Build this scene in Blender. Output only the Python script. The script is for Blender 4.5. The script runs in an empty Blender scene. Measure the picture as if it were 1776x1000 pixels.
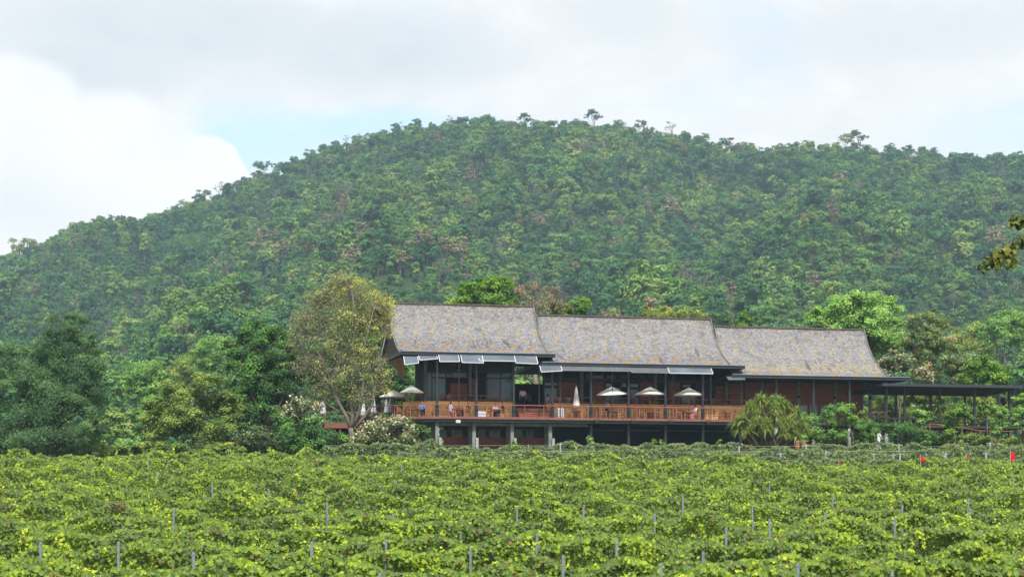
import bpy, bmesh, math, random
import numpy as np
from mathutils import Vector, Matrix
random.seed(7); rng = np.random.default_rng(7)
R = math.radians; PI = math.pi
scene = bpy.context.scene
COL = scene.collection
F = 3450.0; HZ = 900.0; CX = 888.0      # focal length and horizon of the photograph, in its pixels (1776 wide)

# ------------------------------------------------------------------ helpers
def P(x, y, Y):
    return Vector(((x-CX)/F*Y, Y, (HZ-y)/F*Y))

def tag(o, label=None, cat=None, group=None, kind=None):
    if label: o['label'] = label
    if cat: o['category'] = cat
    if group: o['group'] = group
    if kind: o['kind'] = kind
    return o

def empty(name, loc, rz=0, parent=None):
    o = bpy.data.objects.new(name, None); COL.objects.link(o)
    o.location = loc; o.rotation_euler = (0, 0, rz); o.empty_display_size = 0.2
    if parent: o.parent = parent
    return o

def np_mesh(name, verts, faces4=None, faces3=None, tone=None, smooth=False):
    """mesh from numpy arrays"""
    me = bpy.data.meshes.new(name)
    verts = np.asarray(verts, dtype=np.float32)
    me.vertices.add(len(verts)); me.vertices.foreach_set('co', verts.ravel())
    loops = []; starts = []; tot = []
    n4 = 0 if faces4 is None else len(faces4)
    n3 = 0 if faces3 is None else len(faces3)
    arr = []
    if n4: arr.append(np.asarray(faces4, dtype=np.int32).ravel())
    if n3: arr.append(np.asarray(faces3, dtype=np.int32).ravel())
    li = np.concatenate(arr)
    me.loops.add(len(li)); me.loops.foreach_set('vertex_index', li)
    st = np.concatenate([np.arange(n4)*4, n4*4+np.arange(n3)*3]).astype(np.int32)
    me.polygons.add(n4+n3); me.polygons.foreach_set('loop_start', st)
    if smooth: me.polygons.foreach_set('use_smooth', np.ones(n4+n3, dtype=bool))
    me.update(calc_edges=True)
    if tone is not None:
        a = me.attributes.new('tone', 'FLOAT', 'POINT'); a.data.foreach_set('value', np.asarray(tone, dtype=np.float32))
    return me

def link_mesh(name, me, mat, parent=None):
    o = bpy.data.objects.new(name, me); COL.objects.link(o)
    if mat is not None and len(me.materials) == 0: me.materials.append(mat)
    if parent: o.parent = parent
    return o

class MB:
    """collects shapes, links them as ONE mesh object"""
    def __init__(s): s.v = []; s.f = []; s.sm = []
    def _add(s, vs, fs, smooth=False):
        b = len(s.v); s.v += [tuple(v) for v in vs]
        s.f += [tuple(i+b for i in f) for f in fs]; s.sm += [smooth]*len(fs)
        return s
    def box(s, x0, x1, y0, y1, z0, z1):
        vs = [(x0,y0,z0),(x1,y0,z0),(x1,y1,z0),(x0,y1,z0),(x0,y0,z1),(x1,y0,z1),(x1,y1,z1),(x0,y1,z1)]
        return s._add(vs, [(0,3,2,1),(4,5,6,7),(0,1,5,4),(1,2,6,5),(2,3,7,6),(3,0,4,7)])
    def bar(s, a, b, w, h=None):
        """box beam between two points, w wide, h high"""
        h = h or w; a = Vector(a); b = Vector(b); d = (b-a).normalized()
        up = Vector((0,0,1)) if abs(d.z) < 0.95 else Vector((0,1,0))
        sd = d.cross(up).normalized()*w/2; u2 = sd.cross(d).normalized()*h/2
        vs = [a-sd-u2, a+sd-u2, a+sd+u2, a-sd+u2, b-sd-u2, b+sd-u2, b+sd+u2, b-sd+u2]
        return s._add(vs, [(0,1,2,3),(7,6,5,4),(0,4,5,1),(1,5,6,2),(2,6,7,3),(3,7,4,0)])
    def tube(s, pts, rad, n=8, cap=True):
        pts = [Vector(p) for p in pts]
        if not hasattr(rad, '__len__'): rad = [rad]*len(pts)
        vs = []; fs = []
        ref = Vector((0.3,0.9,0.1))
        for i, p in enumerate(pts):
            d = (pts[min(i+1,len(pts)-1)]-pts[max(i-1,0)]).normalized()
            a = d.cross(ref)
            if a.length < .1: a = d.cross(Vector((1,0,0)))
            a.normalize(); b = d.cross(a)
            for k in range(n):
                t = 2*PI*k/n
                vs.append(p + a*(math.cos(t)*rad[i]) + b*(math.sin(t)*rad[i]))
        for i in range(len(pts)-1):
            for k in range(n):
                k2 = (k+1) % n
                fs.append((i*n+k, i*n+k2, (i+1)*n+k2, (i+1)*n+k))
        if cap:
            fs.append(tuple(range(n))[::-1]); fs.append(tuple((len(pts)-1)*n+k for k in range(n)))
        return s._add(vs, fs, True)
    def lathe(s, prof, c=(0,0,0), n=16, sq=None):
        vs = []; fs = []
        for (r, z) in prof:
            for k in range(n):
                t = 2*PI*k/n; vs.append((c[0]+r*math.cos(t), c[1]+r*math.sin(t), c[2]+z))
        for i in range(len(prof)-1):
            for k in range(n):
                k2 = (k+1) % n; fs.append((i*n+k, i*n+k2, (i+1)*n+k2, (i+1)*n+k))
        return s._add(vs, fs, True)
    def prism(s, poly, z0, z1):
        n = len(poly)
        vs = [(p[0],p[1],z0) for p in poly]+[(p[0],p[1],z1) for p in poly]
        fs = [tuple(range(n))[::-1], tuple(range(n, 2*n))]
        for i in range(n):
            j = (i+1) % n; fs.append((i, j, n+j, n+i))
        return s._add(vs, fs)
    def sphere(s, c, r, nu=10, nv=6):
        if not hasattr(r, '__len__'): r = (r,r,r)
        prof = []; vs = []; fs = []
        for i in range(nv+1):
            ph = PI*i/nv
            for k in range(nu):
                t = 2*PI*k/nu
                vs.append((c[0]+r[0]*math.sin(ph)*math.cos(t), c[1]+r[1]*math.sin(ph)*math.sin(t), c[2]-r[2]*math.cos(ph)))
        for i in range(nv):
            for k in range(nu):
                k2 = (k+1) % nu; fs.append((i*nu+k, i*nu+k2, (i+1)*nu+k2, (i+1)*nu+k))
        return s._add(vs, fs, True)
    def mesh(s, name):
        me = bpy.data.meshes.new(name); me.from_pydata(s.v, [], s.f)
        me.polygons.foreach_set('use_smooth', s.sm); me.update()
        return me
    def build(s, name, mat, parent=None, bevel=0):
        me = s.mesh(name); o = link_mesh(name, me, mat, parent)
        if bevel:
            m = o.modifiers.new('bevel', 'BEVEL'); m.width = bevel; m.segments = 1; m.limit_method = 'ANGLE'
        return o

def copy_tree(o, parent=None):
    c = o.copy(); COL.objects.link(c)
    if parent: c.parent = parent
    for ch in [q for q in o.children]: copy_tree(ch, c)
    return c

def ordinal(n):
    W = ['first','second','third','fourth','fifth','sixth','seventh','eighth','ninth','tenth','eleventh','twelfth','thirteenth','fourteenth','fifteenth','sixteenth','seventeenth','eighteenth','nineteenth','twentieth']
    if n <= 20: return W[n-1]
    T = {2:'twenty',3:'thirty',4:'forty',5:'fifty',6:'sixty'}
    return T[n//10] + ('-'+W[n%10-1] if n % 10 else 'th')

# ------------------------------------------------------------------ materials
def new_mat(name):
    m = bpy.data.materials.new(name); m.use_nodes = True
    nt = m.node_tree; nt.nodes.clear()
    return m, nt
def N(nt, t, **kw):
    n = nt.nodes.new(t)
    for k, v in kw.items(): setattr(n, k, v)
    return n
def L(nt, a, b): nt.links.new(a, b)
def ramp(nt, stops, fac=None):
    r = N(nt, 'ShaderNodeValToRGB'); e = r.color_ramp.elements
    while len(e) > 1: e.remove(e[0])
    e[0].position = stops[0][0]; e[0].color = (*stops[0][1], 1)
    for p, c in stops[1:]:
        q = e.new(p); q.color = (*c, 1)
    if fac is not None: L(nt, fac, r.inputs[0])
    return r
def math_n(nt, op, a, b=None, c=None, clamp=False):
    n = N(nt, 'ShaderNodeMath', operation=op); n.use_clamp = clamp
    for i, q in enumerate((a, b, c)):
        if q is None: continue
        if isinstance(q, (int, float)): n.inputs[i].default_value = q
        else: L(nt, q, n.inputs[i])
    return n.outputs[0]
def mixc(nt, fac, a, b, mode='MIX'):
    n = N(nt, 'ShaderNodeMix', data_type='RGBA', blend_type=mode)
    def s(i, q):
        if isinstance(q, (int, float)): n.inputs[i].default_value = q
        elif isinstance(q, tuple): n.inputs[i].default_value = (*q, 1) if len(q) == 3 else q
        else: L(nt, q, n.inputs[i])
    s(0, fac); s(6, a); s(7, b)
    return n.outputs[2]
def principled(nt, color, rough=0.7, spec=0.3, metal=0, bump=None, bstr=0.3, bdist=0.02):
    b = N(nt, 'ShaderNodeBsdfPrincipled'); o = N(nt, 'ShaderNodeOutputMaterial')
    if isinstance(color, tuple): b.inputs['Base Color'].default_value = (*color, 1)
    else: L(nt, color, b.inputs['Base Color'])
    b.inputs['Roughness'].default_value = rough; b.inputs['Metallic'].default_value = metal
    b.inputs['Specular IOR Level'].default_value = spec
    if bump is not None:
        bn = N(nt, 'ShaderNodeBump'); bn.inputs['Strength'].default_value = bstr; bn.inputs['Distance'].default_value = bdist
        L(nt, bump, bn.inputs['Height']); L(nt, bn.outputs[0], b.inputs['Normal'])
    L(nt, b.outputs[0], o.inputs[0])
    return b
def noise(nt, scale, detail=4, rough=0.6, vec=None, dist=0):
    n = N(nt, 'ShaderNodeTexNoise'); n.inputs['Scale'].default_value = scale
    n.inputs['Detail'].default_value = detail; n.inputs['Roughness'].default_value = rough; n.inputs['Distortion'].default_value = dist
    if vec is not None: L(nt, vec, n.inputs['Vector'])
    return n
def objco(nt, scale=(1,1,1)):
    t = N(nt, 'ShaderNodeTexCoord'); m = N(nt, 'ShaderNodeMapping'); m.inputs['Scale'].default_value = scale
    L(nt, t.outputs['Object'], m.inputs[0]); return m.outputs[0]
def simple(name, c, rough=0.6, spec=0.3, metal=0, var=0.25, scale=3.0):
    """painted / wooden / metal surface with a little wear"""
    m, nt = new_mat(name)
    n = noise(nt, scale, 5, 0.65, objco(nt))
    lo = tuple(x*(1-var) for x in c); hi = tuple(min(1, x*(1+var)) for x in c)
    r = ramp(nt, [(0.3, lo), (0.7, hi)], n.outputs[0])
    principled(nt, r.outputs[0], rough, spec, metal, n.outputs[0], 0.15, 0.01)
    return m

def leaf_mat(name, stops, trans=0.3, rand=0.0, patch=None, rough=0.55, noise_amt=0.12, nscale=0.8, gain=1.45):
    """foliage: every leaf carries its own tone; instances add their own random offset"""
    m, nt = new_mat(name)
    a = N(nt, 'ShaderNodeAttribute', attribute_name='tone')
    g = N(nt, 'ShaderNodeNewGeometry')
    t = a.outputs['Fac']
    nz = noise(nt, nscale, 3, 0.6, g.outputs['Position'])
    t = math_n(nt, 'ADD', t, math_n(nt, 'MULTIPLY', math_n(nt, 'SUBTRACT', nz.outputs[0], 0.5), noise_amt))
    if rand:
        oi = N(nt, 'ShaderNodeObjectInfo')
        t = math_n(nt, 'ADD', t, math_n(nt, 'MULTIPLY', math_n(nt, 'SUBTRACT', oi.outputs['Random'], 0.5), rand))
    if patch:
        n2 = noise(nt, patch[0], 3, 0.6, g.outputs['Position'])
        t = math_n(nt, 'ADD', t, math_n(nt, 'MULTIPLY', math_n(nt, 'SUBTRACT', n2.outputs[0], 0.5), patch[1]))
    stops = [(q, tuple(min(.75, x*gain) for x in c)) for q, c in stops]
    r = ramp(nt, stops, t)
    p = N(nt, 'ShaderNodeBsdfPrincipled'); L(nt, r.outputs[0], p.inputs['Base Color'])
    p.inputs['Roughness'].default_value = rough; p.inputs['Specular IOR Level'].default_value = 0.25
    tr = N(nt, 'ShaderNodeBsdfTranslucent'); L(nt, r.outputs[0], tr.inputs[0])
    mx = N(nt, 'ShaderNodeMixShader'); mx.inputs[0].default_value = trans
    o = N(nt, 'ShaderNodeOutputMaterial')
    L(nt, p.outputs[0], mx.inputs[1]); L(nt, tr.outputs[0], mx.inputs[2]); L(nt, mx.outputs[0], o.inputs[0])
    return m

M = {}
M['steel'] = simple('dark_steel', (0.022,0.026,0.032), 0.45, 0.4)
M['fascia'] = simple('slate_blue_fascia', (0.028,0.036,0.048), 0.5, 0.4, var=.15)
M['soffit'] = simple('soffit_board', (0.05,0.045,0.042), 0.8, 0.2)
M['concrete'] = simple('weathered_concrete', (0.19,0.20,0.185), 0.85, 0.2, var=.3, scale=1.6)
M['pale_concrete'] = simple('pale_concrete', (0.30,0.31,0.30), 0.85, 0.2, var=.15)
M['white'] = simple('white_paint', (0.48,0.50,0.53), 0.5, 0.3, var=.06)
M['canvas'] = simple('cream_canvas', (0.84,0.82,0.75), 0.9, 0.1, var=.05, scale=2)
M['whitecloth'] = simple('white_cloth', (0.5,0.53,0.57), 0.9, 0.1, var=.08, scale=4)
M['greycloth'] = simple('grey_cloth', (0.10,0.105,0.11), 0.9, 0.1, var=.2, scale=2)
M['redrail'] = simple('red_oiled_wood', (0.27,0.09,0.065), 0.5, 0.3)
M['redwood'] = simple('red_brown_wood', (0.20,0.08,0.06), 0.6, 0.3)
M['furn'] = simple('teak', (0.38,0.165,0.075), 0.55, 0.3, var=.35, scale=6)
M['darkwood'] = simple('dark_wood', (0.035,0.02,0.016), 0.6, 0.3)
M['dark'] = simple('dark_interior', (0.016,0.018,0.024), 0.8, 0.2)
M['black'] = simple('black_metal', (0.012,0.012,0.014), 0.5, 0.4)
M['galv'] = simple('galvanised_steel', (0.17,0.20,0.23), 0.5, 0.4, var=.2, scale=8)
M['bark'] = simple('grey_brown_bark', (0.13,0.105,0.08), 0.95, 0.1, var=.4, scale=5)
M['palebark'] = simple('pale_bark', (0.16,0.14,0.115), 0.95, 0.1, var=.3, scale=2)
M['darkbark'] = simple('dark_bark', (0.06,0.045,0.035), 0.95, 0.1, var=.4, scale=5)
M['redflag'] = simple('red_cloth', (0.62,0.012,0.02), 0.8, 0.1, var=.1)
M['brownstuff'] = simple('brown_clay', (0.25,0.12,0.06), 0.8, 0.2)

def brick_mat():
    m, nt = new_mat('red_brick')
    t = N(nt, 'ShaderNodeTexCoord'); sx = N(nt, 'ShaderNodeSeparateXYZ'); L(nt, t.outputs['Object'], sx.inputs[0])
    cb = N(nt, 'ShaderNodeCombineXYZ'); L(nt, sx.outputs[0], cb.inputs[0]); L(nt, sx.outputs[2], cb.inputs[1])
    b = N(nt, 'ShaderNodeTexBrick'); L(nt, cb.outputs[0], b.inputs[0]); b.inputs['Scale'].default_value = 1
    b.inputs['Brick Width'].default_value = .24; b.inputs['Row Height'].default_value = .08; b.inputs['Mortar Size'].default_value = .008
    b.inputs['Color1'].default_value = (.42,.14,.085,1); b.inputs['Color2'].default_value = (.28,.10,.07,1); b.inputs['Mortar'].default_value = (.22,.15,.12,1)
    n = noise(nt, .6, 5, .6, t.outputs['Object'])
    c = mixc(nt, .6, b.outputs[0], ramp(nt, [(0.3,(.5,.5,.5)),(.7,(1,1,1))], n.outputs[0]).outputs[0], 'MULTIPLY')
    principled(nt, c, .9, .2, 0, b.outputs['Fac'], .3, -.01)
    return m
M['brick'] = brick_mat()

def board_mat(name, c1, c2, c3, h=0.11):
    """horizontal timber boards"""
    m, nt = new_mat(name)
    t = N(nt, 'ShaderNodeTexCoord'); sx = N(nt, 'ShaderNodeSeparateXYZ'); L(nt, t.outputs['Object'], sx.inputs[0])
    z = math_n(nt, 'DIVIDE', sx.outputs[2], h); fl = math_n(nt, 'FLOOR', z); fr = math_n(nt, 'FRACT', z)
    seg = math_n(nt, 'FLOOR', math_n(nt, 'ADD', math_n(nt, 'DIVIDE', sx.outputs[0], 2.2), math_n(nt, 'MULTIPLY', fl, .37)))
    cb = N(nt, 'ShaderNodeCombineXYZ'); L(nt, seg, cb.inputs[0]); L(nt, fl, cb.inputs[1])
    wn = N(nt, 'ShaderNodeTexWhiteNoise'); L(nt, cb.outputs[0], wn.inputs[0])
    n = noise(nt, 1.2, 5, .6, objco(nt, (1,1,14)))
    f = math_n(nt, 'ADD', math_n(nt, 'MULTIPLY', wn.outputs[0], .6), math_n(nt, 'MULTIPLY', n.outputs[0], .5))
    r = ramp(nt, [(0.2,c1),(0.55,c2),(0.9,c3)], f)
    gap = math_n(nt, 'LESS_THAN', fr, .09)
    c = mixc(nt, gap, r.outputs[0], (c1[0]*.3, c1[1]*.3, c1[2]*.3))
    principled(nt, c, .6, .25, 0, fr, .2, .01)
    return m
M['boards'] = board_mat('orange_timber_boards', (.60,.30,.10), (.76,.44,.17), (.85,.56,.26))
M['redboards'] = board_mat('red_timber_boards', (.18,.06,.035), (.26,.09,.055), (.33,.12,.07), .14)

def glass_mat(name, tint, mixf=.75):
    m, nt = new_mat(name)
    n = noise(nt, .7, 2, .5, objco(nt))
    r = ramp(nt, [(.35, tuple(x*.7 for x in tint)), (.65, tint)], n.outputs[0])
    d = N(nt, 'ShaderNodeBsdfDiffuse'); L(nt, r.outputs[0], d.inputs[0])
    g = N(nt, 'ShaderNodeBsdfGlossy'); g.inputs['Roughness'].default_value = .05; g.inputs[0].default_value = (.8,.85,.9,1)
    tr = N(nt, 'ShaderNodeBsdfTransparent'); tr.inputs[0].default_value = (.45,.5,.52,1)
    a = N(nt, 'ShaderNodeMixShader'); a.inputs[0].default_value = mixf; L(nt, d.outputs[0], a.inputs[2]); L(nt, tr.outputs[0], a.inputs[1])
    fr = N(nt, 'ShaderNodeFresnel'); fr.inputs[0].default_value = 1.45
    b = N(nt, 'ShaderNodeMixShader'); L(nt, fr.outputs[0], b.inputs[0]); L(nt, a.outputs[0], b.inputs[1]); L(nt, g.outputs[0], b.inputs[2])
    o = N(nt, 'ShaderNodeOutputMaterial'); L(nt, b.outputs[0], o.inputs[0])
    return m
M['glass'] = glass_mat('tinted_glass', (.16,.29,.35), .8)
M['awnglass'] = glass_mat('awning_sheet', (.16,.19,.23), .75)
M['paleglass'] = glass_mat('pale_window', (.30,.34,.30), .9)

def roof_mat(name, kind):
    """wooden shingles: grey ground, tan and blue chevron waves, strong blue/orange lozenges along the eave. UV = metres along, metres down the slope"""
    m, nt = new_mat(name)
    uv = N(nt, 'ShaderNodeUVMap'); sx = N(nt, 'ShaderNodeSeparateXYZ'); L(nt, uv.outputs[0], sx.inputs[0])
    U, S = sx.outputs[0], sx.outputs[1]
    # shingle cells
    row = math_n(nt, 'FLOOR', math_n(nt, 'DIVIDE', S, .13))
    cellu = math_n(nt, 'FLOOR', math_n(nt, 'ADD', math_n(nt, 'DIVIDE', U, .15), math_n(nt, 'MULTIPLY', row, .47)))
    cb = N(nt, 'ShaderNodeCombineXYZ'); L(nt, cellu, cb.inputs[0]); L(nt, row, cb.inputs[1])
    wn = N(nt, 'ShaderNodeTexWhiteNoise'); L(nt, cb.outputs[0], wn.inputs[0]); rnd = wn.outputs[0]
    fr = math_n(nt, 'FRACT', math_n(nt, 'DIVIDE', S, .13))
    Uq = math_n(nt, 'MULTIPLY', cellu, .15); Uq = math_n(nt, 'SUBTRACT', Uq, math_n(nt, 'MULTIPLY', row, .47*.15))
    Sq = math_n(nt, 'MULTIPLY', row, .13)
    ns = noise(nt, .5, 3, .5, uv.outputs[0])
    wob = math_n(nt, 'MULTIPLY', math_n(nt, 'SUBTRACT', ns.outputs[0], .5), .9)
    Sw = math_n(nt, 'ADD', Sq, wob)
    # chevron : g = u - k (s - mid)^2
    mid = 3.15 if kind != 3 else 2.9
    d = math_n(nt, 'SUBTRACT', Sw, mid)
    d2 = math_n(nt, 'MULTIPLY', math_n(nt, 'MULTIPLY', d, d), 2.0)
    g = math_n(nt, 'SUBTRACT', Uq, d2)
    w = math_n(nt, 'SINE', math_n(nt, 'MULTIPLY', g, 2*PI/(1.5)))
    w = math_n(nt, 'ADD', w, math_n(nt, 'MULTIPLY', math_n(nt, 'SUBTRACT', rnd, .5), .95))
    tan = math_n(nt, 'MULTIPLY', math_n(nt, 'SUBTRACT', w, .15), 1.8, clamp=True)
    blu = math_n(nt, 'MULTIPLY', math_n(nt, 'SUBTRACT', math_n(nt, 'MULTIPLY', w, -1), .0), 1.6, clamp=True)
    # weight along slope: strong 1.2..3.6, fades at ridge and beyond the fold
    wt = ramp(nt, [(0,(.35,)*3),(.15,(.75,)*3),(.45,(1,)*3),(.56,(.8,)*3),(.66,(.12,)*3),(1,(.08,)*3)], math_n(nt, 'DIVIDE', S, 7.2)).outputs[0]
    base = ramp(nt, [(0,(.092,.083,.078)),(.3,(.146,.137,.134)),(.7,(.192,.184,.183)),(1,(.265,.257,.257))], rnd).outputs[0]
    if kind == 3:
        fl = ramp(nt, [(.0,(0,)*3),(.63,(0,)*3),(.65,(1,)*3)], math_n(nt, 'DIVIDE', S, 7.2)).outputs[0]
        base2 = ramp(nt, [(0,(.14,.125,.10)),(.5,(.21,.19,.15)),(1,(.28,.26,.215))], rnd).outputs[0]
        base = mixc(nt, fl, base, base2)
    c = mixc(nt, math_n(nt, 'MULTIPLY', math_n(nt, 'MULTIPLY', tan, wt), .75), base, (.27,.22,.155))
    c = mixc(nt, math_n(nt, 'MULTIPLY', math_n(nt, 'MULTIPLY', blu, wt), .7), c, (.165,.19,.24))
    # eave lozenges
    e = math_n(nt, 'SUBTRACT', S, 5.65 if kind != 3 else 6.45)
    ez = math_n(nt, 'MULTIPLY', e, 20, clamp=True)
    ph = math_n(nt, 'ADD', math_n(nt, 'MULTIPLY', Uq, 2*PI/1.9), math_n(nt, 'MULTIPLY', Sw, 4.2))
    q = math_n(nt, 'ADD', math_n(nt, 'SINE', ph), math_n(nt, 'MULTIPLY', math_n(nt, 'SUBTRACT', rnd, .5), 1.5))
    om = math_n(nt, 'MULTIPLY', math_n(nt, 'SUBTRACT', q, .1), 2.2, clamp=True)
    bm = math_n(nt, 'MULTIPLY', math_n(nt, 'SUBTRACT', math_n(nt, 'MULTIPLY', q, -1), .35), 2.2, clamp=True)
    ec = mixc(nt, math_n(nt, 'MULTIPLY', om, .8), base, (.25,.155,.055))
    ec = mixc(nt, math_n(nt, 'MULTIPLY', bm, .75), ec, (.085,.115,.21))
    c = mixc(nt, ez, c, ec)
    # moss, grime and dark runs that lie on the shingles
    n1 = noise(nt, 1.1, 6, .7, uv.outputs[0])
    st = ramp(nt, [(0,(0,)*3),(.52,(0,)*3),(.72,(1,)*3)], n1.outputs[0]).outputs[0]
    c = mixc(nt, math_n(nt, 'MULTIPLY', st, .7), c, (.05,.042,.04))
    mp = N(nt, 'ShaderNodeMapping'); mp.inputs['Scale'].default_value = (1.3,.28,1); L(nt, uv.outputs[0], mp.inputs[0])
    n2 = noise(nt, 1, 3, .6, mp.outputs[0])
    st2 = ramp(nt, [(0,(0,)*3),(.60,(0,)*3),(.68,(1,)*3)], n2.outputs[0]).outputs[0]
    low = ramp(nt, [(.35,(0,)*3),(.55,(1,)*3)], math_n(nt, 'DIVIDE', S, 7.2)).outputs[0]
    c = mixc(nt, math_n(nt, 'MULTIPLY', math_n(nt, 'MULTIPLY', st2, low), .65), c, (.045,.036,.036))
    top = ramp(nt, [(0,(1,)*3),(.035,(0,)*3)], math_n(nt, 'ADD', math_n(nt, 'DIVIDE', S, 7.2), math_n(nt, 'MULTIPLY', math_n(nt, 'SUBTRACT', n1.outputs[0], .5), .15))).outputs[0]
    c = mixc(nt, math_n(nt, 'MULTIPLY', top, .55), c, (.06,.045,.035))
    hgt = math_n(nt, 'ADD', fr, math_n(nt, 'MULTIPLY', rnd, .6))
    principled(nt, c, .75, .25, 0, hgt, .45, .03)
    return m
M['roof1'] = roof_mat('shingles_left', 1); M['roof3'] = roof_mat('shingles_right', 3)

def ground_mat():
    m, nt = new_mat('grass_and_soil')
    g = N(nt, 'ShaderNodeNewGeometry')
    n = noise(nt, .5, 6, .65, g.outputs['Position']); n2 = noise(nt, 6, 4, .7, g.outputs['Position'])
    r = ramp(nt, [(.3,(.035,.055,.015)),(.5,(.06,.09,.022)),(.62,(.09,.10,.035)),(.75,(.13,.10,.055))], math_n(nt, 'ADD', math_n(nt, 'MULTIPLY', n.outputs[0], .6), math_n(nt, 'MULTIPLY', n2.outputs[0], .4)))
    principled(nt, r.outputs[0], .95, .1, 0, n2.outputs[0], .6, .05)
    return m
M['ground'] = ground_mat()
def hill_mat():
    m, nt = new_mat('forest_floor')
    g = N(nt, 'ShaderNodeNewGeometry')
    n = noise(nt, .12, 6, .7, g.outputs['Position'])
    r = ramp(nt, [(.3,(.018,.035,.014)),(.6,(.035,.06,.02)),(.8,(.07,.075,.035))], n.outputs[0])
    principled(nt, r.outputs[0], .95, .1)
    return m
M['hill'] = hill_mat()

# foliage palettes (real leaf colours)
M['vine'] = leaf_mat('grape_leaves', [(0,(.17,.11,.045)),(.06,(.14,.125,.04)),(.15,(.072,.11,.045)),(.42,(.118,.19,.036)),(.66,(.19,.28,.032)),(.85,(.31,.41,.028)),(1,(.41,.48,.038))], .38, noise_amt=.6, nscale=1.2, gain=1.25)
M['hedgevine'] = leaf_mat('trained_vine_leaves', [(0,(.10,.07,.035)),(.15,(.05,.075,.03)),(.5,(.085,.13,.045)),(.8,(.17,.22,.07)),(1,(.33,.33,.08))], .25, noise_amt=.6, nscale=1.6, gain=1.45)
M['forest'] = leaf_mat('forest_leaves', [(0,(.010,.042,.024)),(.28,(.022,.072,.024)),(.52,(.042,.104,.022)),(.76,(.080,.150,.024)),(.92,(.125,.18,.034)),(1,(.17,.175,.06))], .25, rand=.7, patch=(.011,1.0), gain=2.0, noise_amt=.65, nscale=.03)
M['tan'] = leaf_mat('pale_blossom_tree', [(0,(.12,.13,.06)),(.5,(.27,.23,.12)),(1,(.42,.36,.2))], .2, rand=.3, gain=.95)
M['grey'] = leaf_mat('bare_grey_twigs', [(0,(.10,.10,.08)),(.5,(.17,.16,.13)),(1,(.25,.22,.18))], .15, rand=.4, gain=.9)
M['brown'] = leaf_mat('withered_leaves', [(0,(.12,.10,.06)),(.5,(.21,.16,.10)),(1,(.30,.23,.16))], .3, rand=.3)
M['casuarina'] = leaf_mat('needle_sprays', [(0,(.014,.032,.016)),(.4,(.032,.066,.026)),(.75,(.065,.108,.042)),(1,(.13,.17,.075))], .45, gain=3.5)
M['olive'] = leaf_mat('olive_green_leaves', [(0,(.035,.055,.016)),(.4,(.075,.108,.024)),(.75,(.13,.16,.034)),(1,(.20,.22,.06))], .45, gain=3.1)
M['deepgreen'] = leaf_mat('deep_green_leaves', [(0,(.014,.034,.012)),(.4,(.03,.072,.018)),(.75,(.062,.135,.026)),(1,(.12,.21,.045))], .42, gain=2.5)
M['bright'] = leaf_mat('bright_green_leaves', [(0,(.04,.09,.014)),(.4,(.085,.17,.022)),(.75,(.15,.27,.03)),(1,(.25,.37,.06))], .4, gain=1.7)
M['midgreen'] = leaf_mat('mid_green_leaves', [(0,(.03,.065,.018)),(.4,(.065,.13,.028)),(.75,(.12,.205,.045)),(1,(.20,.29,.085))], .4, gain=2.6)
M['yellowleaf'] = leaf_mat('yellowing_leaves', [(0,(.13,.13,.085)),(.3,(.18,.19,.10)),(.6,(.25,.275,.09)),(.85,(.38,.385,.06)),(1,(.50,.49,.05))], .45, gain=1.65)
M['mixbrown'] = leaf_mat('reddish_and_green_leaves', [(0,(.045,.06,.02)),(.4,(.08,.13,.04)),(.7,(.13,.17,.055)),(1,(.22,.18,.09))], .38, gain=2.2)
M['shrubleaf'] = leaf_mat('frangipani_leaves', [(0,(.025,.045,.018)),(.5,(.06,.095,.035)),(1,(.13,.16,.075))], .35, gain=2.0)
M['blossom'] = leaf_mat('cream_blossom', [(0,(.45,.38,.2)),(.5,(.62,.56,.33)),(1,(.74,.70,.50))], .2, gain=.75)
M['yblossom'] = leaf_mat('yellow_blossom', [(0,(.5,.42,.03)),(1,(.72,.62,.05))], .2, gain=.85)
M['strap'] = leaf_mat('strap_leaves', [(0,(.12,.11,.045)),(.12,(.05,.08,.02)),(.45,(.10,.155,.03)),(.8,(.18,.24,.05)),(.92,(.29,.31,.07)),(1,(.38,.34,.12))], .4, gain=1.9)
SUN_E=1.5; CLOUD=2.55; HAZE=0.00015; EXPO=2.0
# ------------------------------------------------------------------ foliage
def unit(v): return v/np.maximum(np.linalg.norm(v, axis=-1, keepdims=True), 1e-6)

def leaf_geo(c, nrm, size, tone, aspect=.55, hexa=False, axis=None):
    """folded leaf faces; returns verts, quads, tones"""
    n = len(c); nrm = unit(nrm)
    r = rng.normal(size=(n,3)) if axis is None else axis + rng.normal(size=(n,3))*.15
    t = unit(r - nrm*np.sum(r*nrm, axis=1, keepdims=True)); b = np.cross(nrm, t)
    L_ = (size*.5)[:,None]; W_ = L_*aspect*(1 if not hexa else 1.25)
    if not hexa:
        v = np.stack([c-L_*t, c+W_*b+nrm*W_*.3, c+L_*t-nrm*L_*.25, c-W_*b+nrm*W_*.3], axis=1)
        f = np.arange(n*4).reshape(n,4)
        return v.reshape(-1,3), f, np.repeat(tone, 4)
    up = nrm*W_*.35
    v = np.stack([c-L_*t*.8, c+W_*b-L_*t*.35+up, c+W_*b*.85+L_*t*.45+up*.8, c+L_*t-nrm*L_*.3, c-W_*b*.85+L_*t*.45+up*.8, c-W_*b-L_*t*.35+up], axis=1)
    k = (np.arange(n)*6)[:,None]
    f = np.concatenate([k+np.array([[0,1,2,3]]), k+np.array([[0,3,4,5]])], axis=0)
    return v.reshape(-1,3), f, np.repeat(tone, 6)

def rdir(n, up=0.0):
    d = unit(rng.normal(size=(n,3))); d[:,2] += up; return unit(d)

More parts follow.
